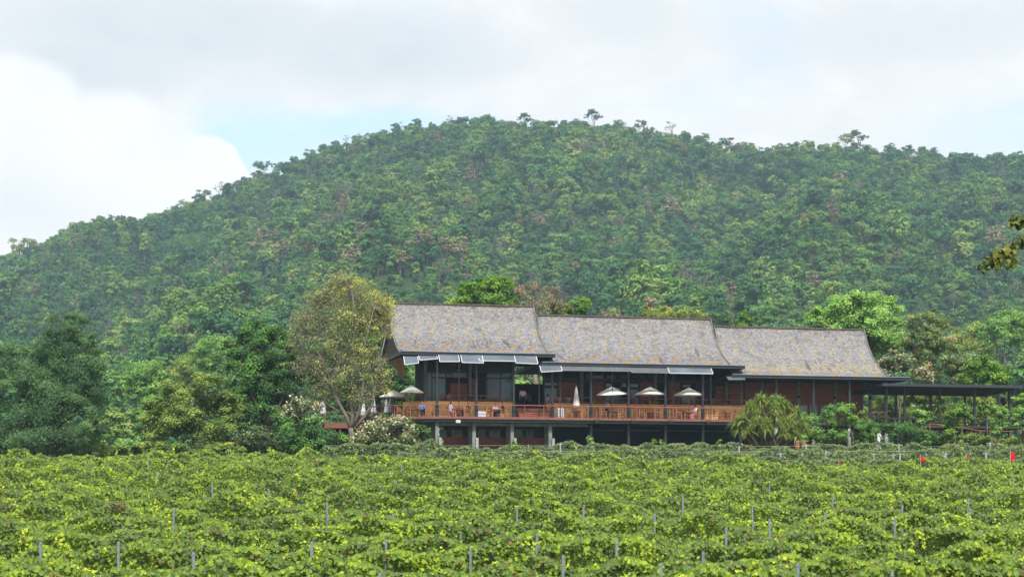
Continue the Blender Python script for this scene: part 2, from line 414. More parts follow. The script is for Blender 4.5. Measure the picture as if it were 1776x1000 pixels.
def crown(lobes, nleaf, size, up=.35, clump=.26, inner=.15, tone0=.5, tvar=.16, aspect=.6, droop=0, nclump=None, spread=1.0, nw=(.6,.35,.45), lt=.13):
    """lobes: (cx,cy,cz,rx,ry,rz[,weight]).  leaves sit in clumps spread over and inside every lobe"""
    C = []; Nn = []; T = []; cl = []
    wts = np.array([l[3]*l[5]*(l[6] if len(l) > 6 else 1) for l in lobes]); wts = wts/wts.sum()
    for l, w in zip(lobes, wts):
        n = int(nleaf*w); ce = np.array(l[:3]); ra = np.array(l[3:6])
        nc = nclump or max(8, int(26*(ra.max()/2.5)**1.3)); nc = min(nc, max(6, n//14))
        d = rdir(nc, up); rr = rng.uniform(.72, 1.02, (nc,1)); k = rng.random(nc) < inner; rr[k] *= .6
        cc = ce + d*ra*rr; cl.append(cc)
        ct = tone0 + rng.normal(size=nc)*tvar
        cs = rng.uniform(.6, 1.4, nc)*clump*ra.mean()*spread
        idx = rng.integers(0, nc, n)
        off = rng.normal(size=(n,3))*np.array([1,1,.62]); off = off*cs[idx][:,None]*.55
        C.append(cc[idx]+off - np.array([0,0,1])*droop*np.abs(off[:,:1]))
        Nn.append(unit(off+1e-3)*nw[0] + d[idx]*nw[1] + np.array([0,0,.55]) + rng.normal(size=(n,3))*nw[2])
        T.append(ct[idx] + rng.normal(size=n)*lt)
    C = np.concatenate(C); Nn = np.concatenate(Nn); T = np.concatenate(T)
    s = size*rng.uniform(.6, 1.35, len(C))
    return leaf_geo(C, Nn, s, T, aspect), np.concatenate(cl)

def bend(a, b, n=4, wob=.08, sag=0.0):
    a = np.array(a, float); b = np.array(b, float); ln = np.linalg.norm(b-a)
    pts = []
    o = rng.normal(size=3)*wob*ln
    for i in range(n+1):
        s = i/n; p = a*(1-s)+b*s + o*math.sin(PI*s) + np.array([0,0,1])*sag*ln*math.sin(PI*s)
        pts.append(p)
    return pts

def skeleton(base, fork, targets, r0, twig=None, fr=.45, wob=.08, twr=.02, sides=7):
    """trunk to the fork, a limb to each lobe, twigs to the leaf clumps"""
    mb = MB(); base = np.array(base, float); fork = np.array(fork, float)
    pts = bend(base, fork, 4, .04); mb.tube(pts, list(np.linspace(r0, r0*.72, 5)), sides+1)
    mb.tube([base-np.array([0,0,.3]), base+np.array([0,0,.25])], [r0*1.5, r0*1.05], sides+1)
    ends = []
    for t in targets:
        st = pts[rng.integers(2, 5)] if fr < .5 else pts[4]
        q = bend(st, t, 5, wob, .05)
        mb.tube(q, list(np.linspace(r0*fr, twr*1.5, 6)), sides); ends.append(q)
    if twig is not None:
        E = np.array([p for q in ends for p in q[1:]])
        for c in twig:
            k = np.argmin(np.linalg.norm(E-c, axis=1)+rng.random(len(E))*.3)
            mb.tube(bend(E[k], c, 3, .1), [twr*1.4, twr, twr*.7, twr*.4], 4, False)
    return mb

def LB(px, py, Y, rx, ry, dy=None, dY=0, w=1):
    """a crown lobe measured in the photograph's pixels, set at distance Y"""
    c = P(px, py, Y+dY); s = Y/F
    return (c.x, c.y, c.z, rx*s, (dy if dy else (rx*s*.9)), ry*s, w)

def make_tree(name, label, cat, lobes, base, nleaf, leaf, mat, bark='bark', size=.2, r0=.25, fork=None, twigs=60, group=None, extra=None, sk=None, **kw):
    base = np.array(base, float)
    root = empty(name, tuple(base)); tag(root, label, cat, group)
    (v, f, t), cl = crown(lobes, nleaf, size, **kw)
    crown_me = np_mesh('crown', v-base, f, tone=t); link_mesh('crown', crown_me, M[mat], root)
    if fork is None:
        c = np.mean([l[:3] for l in lobes], axis=0); fork = base*.45+c*.55; fork[0] = base[0]*.7+c[0]*.3; fork[1] = base[1]
    fork = np.array(fork, float)
    tw = cl[rng.permutation(len(cl))[:twigs]] if twigs else None
    mb = skeleton(base*0, fork-base, [np.array(l[:3])-base for l in lobes], r0, None if tw is None else tw-base, **(sk or {}))
    mb.build('trunk', M[bark], root)
    if extra:
        for (nm, m2, n2, s2, frac) in extra:      # blossoms or odd leaves on the outer clumps
            k = cl[rng.permutation(len(cl))[:max(4, int(len(cl)*frac))]]
            idx = rng.integers(0, len(k), n2)
            cc = k[idx] + rng.normal(size=(n2,3))*np.array([.28,.28,.2])*kw.get('clump', .26)*3.0 + np.array([0,0,.12])
            v, f, t = leaf_geo(cc-base, rdir(n2, .8), s2*rng.uniform(.6,1.3,n2), rng.random(n2), .9)
            link_mesh(nm, np_mesh(nm, v, f, tone=t), M[m2], root)
    return root

# ------------------------------------------------------------------ terrain
RX = [-400,-50,0,30,80,130,200,235,300,345,400,430,480,540,600,660,700,780,860,900,1000,1060,1150,1200,1250,1300,1400,1500,1560,1640,1700,1776,2200]
RY = [520,462,450,443,428,402,394,396,368,352,332,316,298,274,250,236,226,214,214,222,221,222,236,243,256,262,260,258,266,278,281,280,330]
GYs = [-60,0,25,35,40,45,50,55,60,65,70,75,80,85,90,95,110,122,135,150,165,172,200,300]
GZs = [-1.7,-1.7,-2.9,-2.97,-2.80,-2.59,-2.33,-2.04,-1.73,-1.39,-1.03,-.66,-.28,.10,.47,.85,1.72,2.35,3.15,4.15,5.75,6.15,6.5,8.7]
def terrain(X, Y):
    X = np.asarray(X, float); Y = np.asarray(Y, float)
    zb = np.interp(Y, GYs, GZs) + .06*np.sin(X*.9+Y*.3)*np.sin(Y*.7-X*.21)
    px = np.clip(X/np.maximum(Y, 60)*F+CX, -600, 2600)
    zr = (HZ-(np.interp(px, RX, RY)+9))/F*1300
    s = np.clip((Y-300)/1000, 0, 1)
    g = s**1.55
    bump = (np.sin(px/61+s*5.2)*5.5 + np.sin(px/133-s*7+1)*8.5 + np.sin(X/33+Y/57)*3.2 + np.sin(X/71-Y/43+2)*4.6)*(4*s*(1-s))**.8*1.15
    zh = 8.7+(zr-8.7)*g + bump
    zh = np.where(Y > 1300, zr-(Y-1300)*.35, zh)
    return np.where(Y <= 300, zb, zh)

def terrain_sheet(name, xs_at, ys, mat):
    nx = 121; V = []; 
    for y in ys:
        w = xs_at(y); x = np.linspace(-w, w, nx)
        V.append(np.stack([x, np.full(nx, y), terrain(x, np.full(nx, y))], axis=1))
    V = np.concatenate(V); ny = len(ys)
    i = (np.arange(ny-1)[:,None]*nx+np.arange(nx-1)[None,:]).ravel()
    f = np.stack([i, i+1, i+nx+1, i+nx], axis=1)
    o = link_mesh(name, np_mesh(name, V, f, smooth=True), mat)
    return tag(o, kind='structure')
wid = lambda y: 120+max(y, 0)*.42
terrain_sheet('ground', wid, list(np.arange(-60,20,10))+list(np.arange(20,200,2.5))+list(np.arange(200,301,10)), M['ground'])
terrain_sheet('hill', wid, list(np.arange(300,1301,12.5))+[1340,1400,1500,1650], M['hill'])

# ------------------------------------------------------------------ forest on the hill
def proto_tree(kind):
    """crown + trunk meshes of a hill tree about 7 m tall, origin on the ground"""
    h = rng.uniform(6.2, 8.2); rw = rng.uniform(3.0, 4.1)
    lob = []
    if kind == 'dome':
        for i in range(rng.integers(5, 8)):
            a = rng.uniform(0, 2*PI); r = rng.uniform(.1, .62)*rw
            lob.append((r*math.cos(a), r*math.sin(a), h*rng.uniform(.5,.82), rw*rng.uniform(.38,.55), rw*rng.uniform(.38,.55), rw*rng.uniform(.26,.42)))
        lob.append((0,0,h*.4,rw*.8,rw*.8,h*.3))
        g, cl = crown(lob, 2600, .46, up=.3, clump=.30, inner=.05, tvar=.06, aspect=.75, nclump=22, nw=(.5,1.1,.25), lt=.06)
        m = 'forest'
    elif kind == 'flat':
        for i in range(9):
            a = rng.uniform(0, 2*PI); r = rng.uniform(.3, 1.0)*rw
            lob.append((r*.85*math.cos(a), r*.85*math.sin(a), h*rng.uniform(.6,.88), rw*.45, rw*.45, rw*.24))
        g, cl = crown(lob, 2200, .44, up=.6, clump=.34, inner=.05, tvar=.06, aspect=.75, nclump=18, nw=(.5,.9,.25), lt=.06)
        m = 'forest'
    elif kind == 'tall':
        h *= 1.3
        for i in range(7):
            a = rng.uniform(0, 2*PI); r = rng.uniform(.1, .5)*rw
            lob.append((r*math.cos(a), r*math.sin(a), h*rng.uniform(.5,.95), rw*.36, rw*.36, rw*.3))
        g, cl = crown(lob, 2000, .46, up=.3, clump=.34, inner=.08, tvar=.07, aspect=.75, nclump=16, nw=(.5,1.,.28), lt=.07)
        m = 'forest'
    elif kind == 'open':            # tall skyline tree with sky showing through
        h *= 1.35; rw *= 1.15
        for i in range(9):
            a = rng.uniform(0, 2*PI); r = rng.uniform(.2, .9)*rw
            lob.append((r*math.cos(a), r*math.sin(a), h*rng.uniform(.62,.98), rw*.34, rw*.34, rw*.22))
        g, cl = crown(lob, 1700, .42, up=.4, clump=.4, inner=.05, tvar=.1, aspect=.75, nclump=10)
        m = 'forest'
    elif kind == 'tan':
        h *= 1.1
        for i in range(8):
            a = rng.uniform(0, 2*PI); r = rng.uniform(.1, .75)*rw
            lob.append((r*math.cos(a), r*math.sin(a), h*rng.uniform(.6,.95), rw*.3, rw*.3, rw*.2))
        g, cl = crown(lob, 1100, .48, up=.6, clump=.38, inner=.05, tvar=.12, aspect=.7, nclump=9)
        m = 'tan'
    elif kind == 'grey':
        h *= 1.1
        for i in range(8):
            a = rng.uniform(0, 2*PI); r = rng.uniform(.1, .7)*rw
            lob.append((r*math.cos(a), r*math.sin(a), h*rng.uniform(.55,.98), rw*.3, rw*.3, rw*.25))
        g, cl = crown(lob, 240, .42, up=.4, clump=.35, inner=.05, tvar=.12, aspect=.25, nclump=8)
        m = 'grey'
    v, f, t = g
    cm = np_mesh('crown', v, f, tone=t)
    tw = cl[rng.permutation(len(cl))[:(40 if kind in ('grey','open','tan') else 8)]]
    mb = skeleton((0,0,-1), (rng.normal()*.3, rng.normal()*.3, h*.5), [l[:3] for l in lob[:7]], .17, tw, twr=.045, sides=4)
    tm = mb.mesh('trunk')
    return cm, tm, m, h
def joined_proto(cm, tm, m, bark):
    bm = bmesh.new(); bm.from_mesh(cm); nf = len(bm.faces); bm.from_mesh(tm)
    bm.faces.ensure_lookup_table()
    for i in range(nf, len(bm.faces)): bm.faces[i].material_index = 1
    me = bpy.data.meshes.new('forest_tree'); bm.to_mesh(me); bm.free()
    me.materials.append(M[m]); me.materials.append(M[bark]); return me

kinds = ['dome','dome','dome','flat','flat','tall','dome','open','grey','tan']
PROT = {}
fcol = bpy.data.collections.new('forest_kinds')       # source shapes of the one wood; not part of the scene itself
for i, k in enumerate(kinds):
    cm, tm, m, h = proto_tree(k)
    PROT.setdefault(k, []).append((cm, tm, m, h))
    o = bpy.data.objects.new('tree_kind_%02d' % i, joined_proto(cm, tm, m, 'palebark' if k in ('grey','tan') else 'bark'))
    fcol.objects.link(o)

pts = []
y = 292.0
while y < 1325:
    w = .285*y+15; st = 4.7+ y/1300*.9
    xs = np.arange(-w, w, st); xs = xs + rng.uniform(-.5,.5,len(xs))*st
    ys = y + rng.uniform(-.5,.5,len(xs))*st
    pts.append(np.stack([xs, ys, terrain(xs, ys)], axis=1)); y += st*1.15
pts = np.concatenate(pts)
px_ = pts[:,0]/pts[:,1]*F+CX
# keep low trees behind the building light, and thin nothing else
keep = ~((pts[:,1] < 330) & (px_ > 650) & (px_ < 1500))
pts = pts[keep]; n = len(pts); print('forest points', n)
pr = np.array([.18,.18,.18,.07,.07,.13,.13,.015,.035,.014]); pr /= pr.sum()
kidx = rng.choice(len(kinds), n, p=pr)
scl = rng.lognormal(-.27, .42, n)*np.interp(pts[:,1], [300,600,1300], [.9,.95,1.02]); scl = np.clip(scl, .42, 2.3)
kidx = np.where((pts[:,1] < 520) & (kidx >= 8), 5, kidx)
scl = np.where(pts[:,1] > 1225, np.clip(scl, .7, 1.3), scl)
fm = bpy.data.meshes.new('forest'); fm.vertices.add(n); fm.vertices.foreach_set('co', pts.astype(np.float32).ravel())
for nm, ty, val in (('kind_i','INT',kidx.astype(np.int32)), ('scl','FLOAT',scl.astype(np.float32)), ('rot','FLOAT',rng.uniform(0,6.28,n).astype(np.float32))):
    a = fm.attributes.new(nm, ty, 'POINT'); a.data.foreach_set('value', val)
forest = bpy.data.objects.new('forest', fm); COL.objects.link(forest)
tag(forest, 'dense green wood covering the whole hill behind the building', 'forest', kind='stuff')
ng = bpy.data.node_groups.new('plant_wood', 'GeometryNodeTree')
ng.interface.new_socket('Geometry', in_out='INPUT', socket_type='NodeSocketGeometry')
ng.interface.new_socket('Geometry', in_out='OUTPUT', socket_type='NodeSocketGeometry')
gi = ng.nodes.new('NodeGroupInput'); go = ng.nodes.new('NodeGroupOutput')
iop = ng.nodes.new('GeometryNodeInstanceOnPoints'); iop.inputs['Pick Instance'].default_value = True
ci = ng.nodes.new('GeometryNodeCollectionInfo'); ci.inputs['Collection'].default_value = fcol; ci.inputs['Separate Children'].default_value = True; ci.inputs['Reset Children'].default_value = True
def nattr(nm, ty):
    q = ng.nodes.new('GeometryNodeInputNamedAttribute'); q.data_type = ty; q.inputs['Name'].default_value = nm; return q.outputs['Attribute']
m2p = ng.nodes.new('GeometryNodeMeshToPoints')
cmb = ng.nodes.new('ShaderNodeCombineXYZ')
ng.links.new(gi.outputs[0], m2p.inputs['Mesh']); ng.links.new(m2p.outputs[0], iop.inputs['Points']); ng.links.new(ci.outputs[0], iop.inputs['Instance'])
ng.links.new(nattr('kind_i','INT'), iop.inputs['Instance Index']); ng.links.new(nattr('rot','FLOAT'), cmb.inputs[2])
ng.links.new(cmb.outputs[0], iop.inputs['Rotation']); ng.links.new(nattr('scl','FLOAT'), iop.inputs['Scale'])
ng.links.new(iop.outputs[0], go.inputs[0])
md = forest.modifiers.new('wood', 'NODES'); md.node_group = ng

# trees of the hill that can be told apart: one proto per kind, then copies
def hill_y(px, py):
    """distance at which the hill surface shows at this pixel"""
    Ys = np.arange(305, 1301, 2.5); z = terrain((px-CX)/F*Ys, Ys)
    yy = HZ-F*z/Ys
    k = np.argmin(np.abs(yy-py)); return Ys[k]
def make_hill_proto(kind, i):
    cm, tm, m, h = PROT[kind][i % len(PROT[kind])]
    root = empty({'tan':'blossom_tree','grey':'bare_tree','open':'ridge_tree','dome':'round_tree','flat':'flat_topped_tree','tall':'tall_tree'}[kind], (0,0,0))
    c = link_mesh('crown', cm, M[m], root); t = link_mesh('trunk', tm, M['palebark' if kind in ('grey','tan') else 'bark'], root)
    return root
HP = {}
def hill_tree(kind, px, py_base, sc, label, group, Y=None):
    if kind not in HP:
        root = make_hill_proto(kind, 0); HP[kind] = root
    else: root = copy_tree(HP[kind])
    Y = Y or hill_y(px, py_base)
    x = (px-CX)/F*Y; z = float(terrain(x, Y))
    root.location = (x, Y, z); root.rotation_euler = (0,0,rng.uniform(0,6.28)); root.scale = (sc,sc,sc*rng.uniform(.92,1.1))
    tag(root, label, 'tree', group); return root
sky_t = [(72,'grey',.75),(135,'open',.7),(165,'dome',1.25),(238,'open',.7),(262,'grey',.7),(293,'grey',.8),(318,'grey',.9),(348,'open',1.15),(380,'grey',1.35),(408,'grey',.8),(430,'open',.75),(457,'open',1.3),(500,'dome',.95),(533,'open',1.0),(560,'tall',.95),(600,'grey',.9),(650,'dome',.85),(693,'grey',1.0),(780,'grey',.95),(830,'dome',1.0),(853,'dome',1.05),(995,'open',.6),(1031,'open',1.25),(1075,'dome',1.1),(1107,'open',1.0),(1163,'grey',1.45),(1192,'tall',.7),(1218,'open',.95),(1248,'tall',.75),(1293,'dome',1.2),(1400,'dome',1.25),(1467,'open',1.15),(1492,'open',1.35),(1543,'dome',1.1),(1580,'open',.75),(1617,'dome',1.3),(1700,'tall',.6),(1722,'tall',.7),(1745,'open',.7),(1768,'dome',.9)]
for i, (px, k, sc) in enumerate(sky_t):
    d = {'grey':'thin bare grey tree','open':'tall airy green tree','dome':'round leafy green tree','tall':'upright narrow green tree'}[k]
    hill_tree(k, px, 0, sc*1.15, '%s against the sky, %s from the left on the ridge' % (d, ordinal(i+1)), 'trees along the ridge', Y=1294+(i*37 % 9))
tans = [(813,315,1.0),(1090,290,1.2),(815,360,.9),(628,420,1.0),(722,440,1.2),(745,445,1.1),(770,448,1.0),(800,455,1.2),(695,470,1.0),(885,455,.9),(900,395,.9),(940,398,1.1),(925,385,.9),(610,462,1.2),(537,440,.9),(455,430,1.2),(490,440,1.0),(1117,230,.9),(560,455,1.0),(1395,390,.9),(1442,385,.9),(1385,640,.9),(1000,478,.8)]
for i, (px, py, sc) in enumerate(sorted(tans)):
    hill_tree('tan', px, py+18, sc*1.3, 'pale sandy blossoming tree, %s from the left on the green hillside' % ordinal(i+1), 'pale blossoming trees on the hill')
greys = [(590,400,1.6),(560,395,1.2),(625,425,1.3),(728,370,.9),(790,235,1.0),(1125,365,1.1),(1205,430,1.5),(1130,380,1.1),(985,360,1.0),(1310,400,1.0),(1490,335,1.1),(1735,312,1.0),(240,440,1.2),(320,620,1.1),(345,640,.9),(120,600,.8),(1030,260,1.0),(640,345,1.0),(555,280,1.0),(150,450,1.0),(1340,420,1.2),(880,250,1.1),(700,250,.9),(925,340,1.1)]
for i, (px, py, sc) in enumerate(sorted(greys)):
    hill_tree('grey', px, py+16, sc*1.25, 'bare greyish tree, %s from the left among the green crowns of the hill' % ordinal(i+1), 'bare trees on the hill')
# the big flat dark green crown on the left shoulder of the hill
Yb = hill_y(340, 452); lob = []
for (a, b, rx, ry) in ((300,432,34,14),(335,420,40,15),(372,425,34,13),(400,437,28,11),(280,440,22,10),(345,437,50,12),(420,445,16,8)):
    lob.append(LB(a, b, Yb, rx, ry))
make_tree('spreading_tree', 'wide flat dark green tree spreading over the left shoulder of the hill', 'tree', lob, P(345,466,Yb), 6500, 'l', 'deepgreen', size=.7, r0=.5, twigs=20, up=.6, clump=.3, tvar=.1, tone0=.42)
Yb = hill_y(1283, 530)
make_tree('round_tree', 'round green tree on the lower hill behind the right roofs', 'tree', [LB(1283,505,Yb,30,22),LB(1268,512,Yb,18,14),LB(1302,510,Yb,18,15)], P(1283,548,Yb), 4500, 'l', 'midgreen', size=.5, r0=.4, twigs=20, clump=.3, tone0=.3)

# ------------------------------------------------------------------ vineyard
def vine_leaf_row(Y, x0, x1, dens, h0, h1, thick, size, posts=(), seed=0, shoots=.9, mat='vine', tone0=.4, gap=.6, zoff=0, tops=None):
    r = np.random.default_rng(100+seed)
    n = int((x1-x0)*dens)
    x = r.uniform(x0, x1, n)
    ph = r.uniform(0, 6.28, 8); fr = np.array([.55,1.1,1.9,3.1,4.7,.31,7.3,2.4]); am = np.array([1,.9,.8,.55,.35,.6,.2,.5])
    def wave(x, k): return sum(am[i]*np.sin(fr[i]*x*(1+.13*k)+ph[(i+k) % 8]) for i in range(8))/2.6
    top = h1 + .36*wave(x, 0)
    if tops is not None: top = top + tops(x)
    u = r.random(n)**.8
    h = h0*.55 + (top-h0*.55)*u
    h = np.where(r.random(n) < .32, top-np.abs(r.normal(size=n))*.12, h)
    side = r.normal(size=n)*thick*(1.25-.45*u) + .20*wave(x, 3) - .05
    keep = (wave(x, 1)+wave(h*2.6+x*.35, 2)*.8 > -1.35+gap*(1-u)*1.5) | (u > .72) | (r.random(n) < .35)
    bulge = .30*wave(x+h*1.9, 4)
    yy = Y + side + bulge
    z = terrain(x, np.full(n, Y)) + h + zoff
    for p in posts: keep &= ~((np.abs(x-p) < .11) & (h > 1.2) & (yy < Y+.05))
    c = np.stack([x, yy, z], axis=1)[keep]
    nn = np.stack([r.normal(size=n)*.6, -.35-.8*(side < 0)+r.normal(size=n)*.5, .55+r.normal(size=n)*.45], axis=1)[keep]
    t = (tone0 + .26*wave(x*1.7+h*2, 5)*.6 - .10*(wave(x*.8+h*1.3, 2) < -.5) + (u-.5)*.10 + r.normal(size=n)*.15)[keep]
    old = r.random(len(t)) < .03; t[old] = r.uniform(-.02, .14, old.sum())
    s = size*r.uniform(.6, 1.3, len(c))
    G = [leaf_geo(c, nn, s, t, .85, True)]
    # young shoots: arching canes set with bright leaves
    ns = int((x1-x0)*shoots); SC = []; SN = []; ST = []; SS = []
    for i in range(ns):
        sx = r.uniform(x0, x1); sh = h1+.30*wave(np.array([sx]), 0)[0]-.15-r.random()**2*.7
        if tops is not None: sh += float(tops(np.array([sx]))[0])
        d = np.array([r.normal()*.75, -abs(r.normal())*.7, .35+r.random()*.6]); d /= np.linalg.norm(d)
        if r.random() < .18: d = np.array([r.normal()*.15, -.1, 1.0])
        Ls = r.uniform(.35, 1.1); k = int(Ls/.05); drp = r.uniform(.25, 1.1)
        br = r.uniform(.52, .92)
        for j in range(k):
            a = j/k*Ls
            p = np.array([sx, Y-thick*.4, float(terrain(sx, Y))+sh+zoff]) + d*a - np.array([0,0,drp*a*a]) + r.normal(size=3)*.035
            SC.append(p); SN.append(np.array([r.normal()*.6, -.5+r.normal()*.4, .7+r.normal()*.4])); ST.append(br+.25*j/k+r.normal()*.07); SS.append(size*(1.25-.7*j/k)*r.uniform(.75,1.2))
    if SC: G.append(leaf_geo(np.array(SC), np.array(SN), np.array(SS), np.array(ST), .85, True))
    V = []; Fq = []; T = []; b = 0
    for v, f, t in G: V.append(v); Fq.append(f+b); T.append(t); b += len(v)
    return np.concatenate(V), np.concatenate(Fq), np.concatenate(T)

rowY = [30.5,34,37.5,41,44.5,48,51.5,55,58.5,62,66,70,74,78,82,86,90.5,95]
H_TOP = 1.72
def y_of_row(Y, x=0, h=H_TOP): return HZ-F*(float(terrain(x, Y))+h)/Y
# every post the photograph shows: x, y of its top, y where leaves hide it
PX = [(32,792,812),(107,798,806),(90,847,890),(273,818,855),(369,836,876),(465,847,871),(190,868,882),(299.5,882,928),(338,956,992),(71.6,938,976),(205,938,948),(259,791,797),(568,871,917),(689,833,853),(695,806,815),(680,890,930),(670,934,950),(536,938,979),(816,949,1000),(894,876,892),(799,895,922),(651,992,1000),(1012,878,894),(1133.5,890,918),(1184,859,886),(1333.5,833,870),(1307,875,897),(930,924,967),(1068,937,972),(975,962,1000),(1148,975,1000),(1395,0,0),(1257,913,932),(1216.5,956,972),(1336,899,912),(893,876,0),(1430,887,945),(1554,898,925),(1682,881,906),(1675,863,893),(1700,918,938),(1565,874,893),(1443.5,858,871),(1382,975,1000),(1549,991,1000),(1558,954,968),(1757,822,830),(1255,913,930)]
row_posts = {Y: [] for Y in rowY}
tops_y = {Y: y_of_row(Y, 0, 2.02) for Y in rowY}
seen = set()
for (px, yt, yb) in PX:
    if yb == 0 or px in (1255, 1395): continue
    Y = min(rowY, key=lambda q: abs(tops_y[q]-yt))
    row_posts[Y].append((px, yt))
post_mb = MB(); post_mb.box(-.035,.035,-.025,.025,-.2,2.0); post_mb.box(-.04,.04,-.03,.03,1.93,1.955)
post_me = post_mb.mesh('trellis_post'); post_me.materials.append(M['galv'])
STEM = []
for k in range(4):
    st = MB(); st.tube([(0,0,-.1),(rng.normal()*.05,.02,.4),(rng.normal()*.08,0,.75),(.3,0,.95),(.6,rng.normal()*.03,1.0)], [.034,.028,.024,.014,.008], 6)
    me_ = st.mesh('stem'); me_.materials.append(M['darkbark']); STEM.append(me_)
for ri, Y in enumerate(rowY):
    hw = Y*.262+1.5
    xs = [((p-CX)/F*Y, yt) for p, yt in row_posts[Y]]
    if Y == 30.5: dens = 800
    else: dens = np.interp(Y, [35,60,95], [1050,700,470])
    size = .098
    top = H_TOP + (.0 if Y < 85 else .05)
    g = vine_leaf_row(Y, -hw, hw, dens, .5, top, .30, size, [a for a, b in xs], seed=ri, shoots=2.4 if Y < 60 else 1.9, tone0=.47,
                      tops=(lambda x, Y=Y: .12*np.clip(-x/20, -.8, 1)) if Y > 84 else None)
    nm = 'nearest' if ri == 0 else ordinal(ri+1)
    ro = empty('vine_row', (0, Y, float(terrain(0, Y))))
    lab = 'leafy green vine row cut by the bottom of the picture' if ri == 0 else 'leafy green vine row with bright shoots, %s counted back from the front' % nm
    tag(ro, lab, 'vine row', 'vine rows of the front field')
    off = np.array([0, Y, float(terrain(0, Y))])
    link_mesh('foliage', np_mesh('foliage', g[0]-off, g[1], tone=g[2]), M['vine'], ro)
    for x in np.arange(-hw, hw, 1.9):
        x2 = x+rng.normal()*.12
        so_ = link_mesh('stem', STEM[rng.integers(0, 4)], None, ro); so_.location = (x2, 0, float(terrain(x2, Y))-off[2]); so_.rotation_euler = (0,0,rng.uniform(0,6.28))
    # wires of this row
    w = MB()
    for hz_ in (.75, 1.1, 1.4):
        seg = np.linspace(-hw, hw, 14); w.tube([(a, .0, float(terrain(a, Y))-off[2]+hz_) for a in seg], .004, 4, False)
    wo = w.build('trellis_wire', M['galv']); wo.location = tuple(off)
    tag(wo, 'thin steel trellis wires strung along the %s vine row' % ('front' if ri == 0 else ordinal(ri+1)), 'wire', 'trellis wires')
    for k, (x, yt) in enumerate(sorted(xs)):
        yy = Y-.20; z = (HZ-yt)/F*yy; x2 = x*yy/Y
        po = bpy.data.objects.new('trellis_post', post_me); COL.objects.link(po)
        g0 = float(terrain(x2, yy)); sc = (z-g0)/2.0
        po.location = (x2, yy, g0); po.scale = (.8, .8, sc); po.rotation_euler = (rng.normal()*.012, rng.normal()*.015, rng.normal()*.2)
        tag(po, 'thin grey metal post standing in the %s vine row, %s' % (ordinal(ri+1), 'the only one in it' if len(xs) == 1 else ordinal(k+1)+' from the left'), 'post', 'trellis posts in the front field')

# last rows of the front field, on the left side only
for i, (Y, a, b) in enumerate(((100.5,-30,32),(106,-31,12),(111.5,-32,-6))):
    g = vine_leaf_row(Y, a, b, 270, .55, 1.75, .24, .13, seed=40+i, shoots=1.0, tone0=.46)
    o = link_mesh('vine_row', np_mesh('vine_row', g[0], g[1], tone=g[2]), M['vine'])
    tag(o, ['last vine row but two, crossing most of the field crest', 'short vine row on the crest, left of the stilted building', 'rearmost vine row, in front of the left trees'][i], 'vine row', 'vine rows of the front field')
# trained hedge-like rows on the rise below the building, with pale posts and cross beams
def pxX(px, Y): return (px-CX)/F*Y
trained = [(150, 560, 1830, 1.42), (135, 890, 1830, 1.52), (122, 1270, 1830, 1.30), (141.5, 690, 1500, 1.2)]
tp = {150:[(972,767),(826,776),(1282,773),(1398,769.5),(1559,769),(1717,766),(1682.6,773)], 135:[(1353.6,784),(1432,781.5),(1391,785),(1515,785),(1549,787),(1560.6,785),(1606,786),(1640,784),(1710,784)], 122:[(1480,798),(1250,800)], 141.5:[(1093,781),(1200,780)]}
pp = MB(); pp.box(-.05,.05,-.05,.05,-.2,1.5); pp.box(-.28,.28,-.02,.02,1.38,1.43)
pp_me = pp.mesh('arbour_post'); pp_me.materials.append(M['pale_concrete'])
for i, (Y, a, b, h) in enumerate(trained):
    x0, x1 = pxX(a, Y), pxX(b, Y)
    ps = [pxX(q[0], Y) for q in tp[Y]]
    g = vine_leaf_row(Y, x0, x1, 330, .45, h, .3, .12, [q for q in ps], seed=60+i, shoots=.35, mat='hedgevine', tone0=.45, gap=.35)
    o = link_mesh('trained_vine_row', np_mesh('trained_vine_row', g[0], g[1], tone=g[2]), M['hedgevine'])
    tag(o, ['clipped grey-green vine row nearest the foot of the building', 'clipped grey-green vine row on the right, one row before the rearmost', 'clipped vine row just behind the red flags', 'low clipped vine row squeezed between the two higher ones'][i], 'vine row', 'clipped vine rows below the building')
    for k, (px, yt) in enumerate(sorted(tp[Y])):
        x = pxX(px, Y-.35); g0 = float(terrain(x, Y-.35)); z = (HZ-yt)/F*(Y-.35)
        po = bpy.data.objects.new('arbour_post', pp_me); COL.objects.link(po); po.location = (x, Y-.35, g0); po.scale = (1,1,max(.6,(z-g0)/1.5))
        tag(po, 'short pale post of the %s clipped vine row, %s from the left' % (['rearmost','second','front','low middle'][i], ordinal(k+1)), 'post', 'pale posts in the clipped rows')
    wb = MB(); seg = np.linspace(x0, x1, 10)
    wb.tube([(q, Y-.1, float(terrain(q, Y))+h-.05) for q in seg], .012, 4, False)
    wo = wb.build('trellis_wire', M['pale_concrete']); tag(wo, 'pale top wire running along the %s clipped vine row' % ['rearmost','second','front','low middle'][i], 'wire', 'trellis wires')

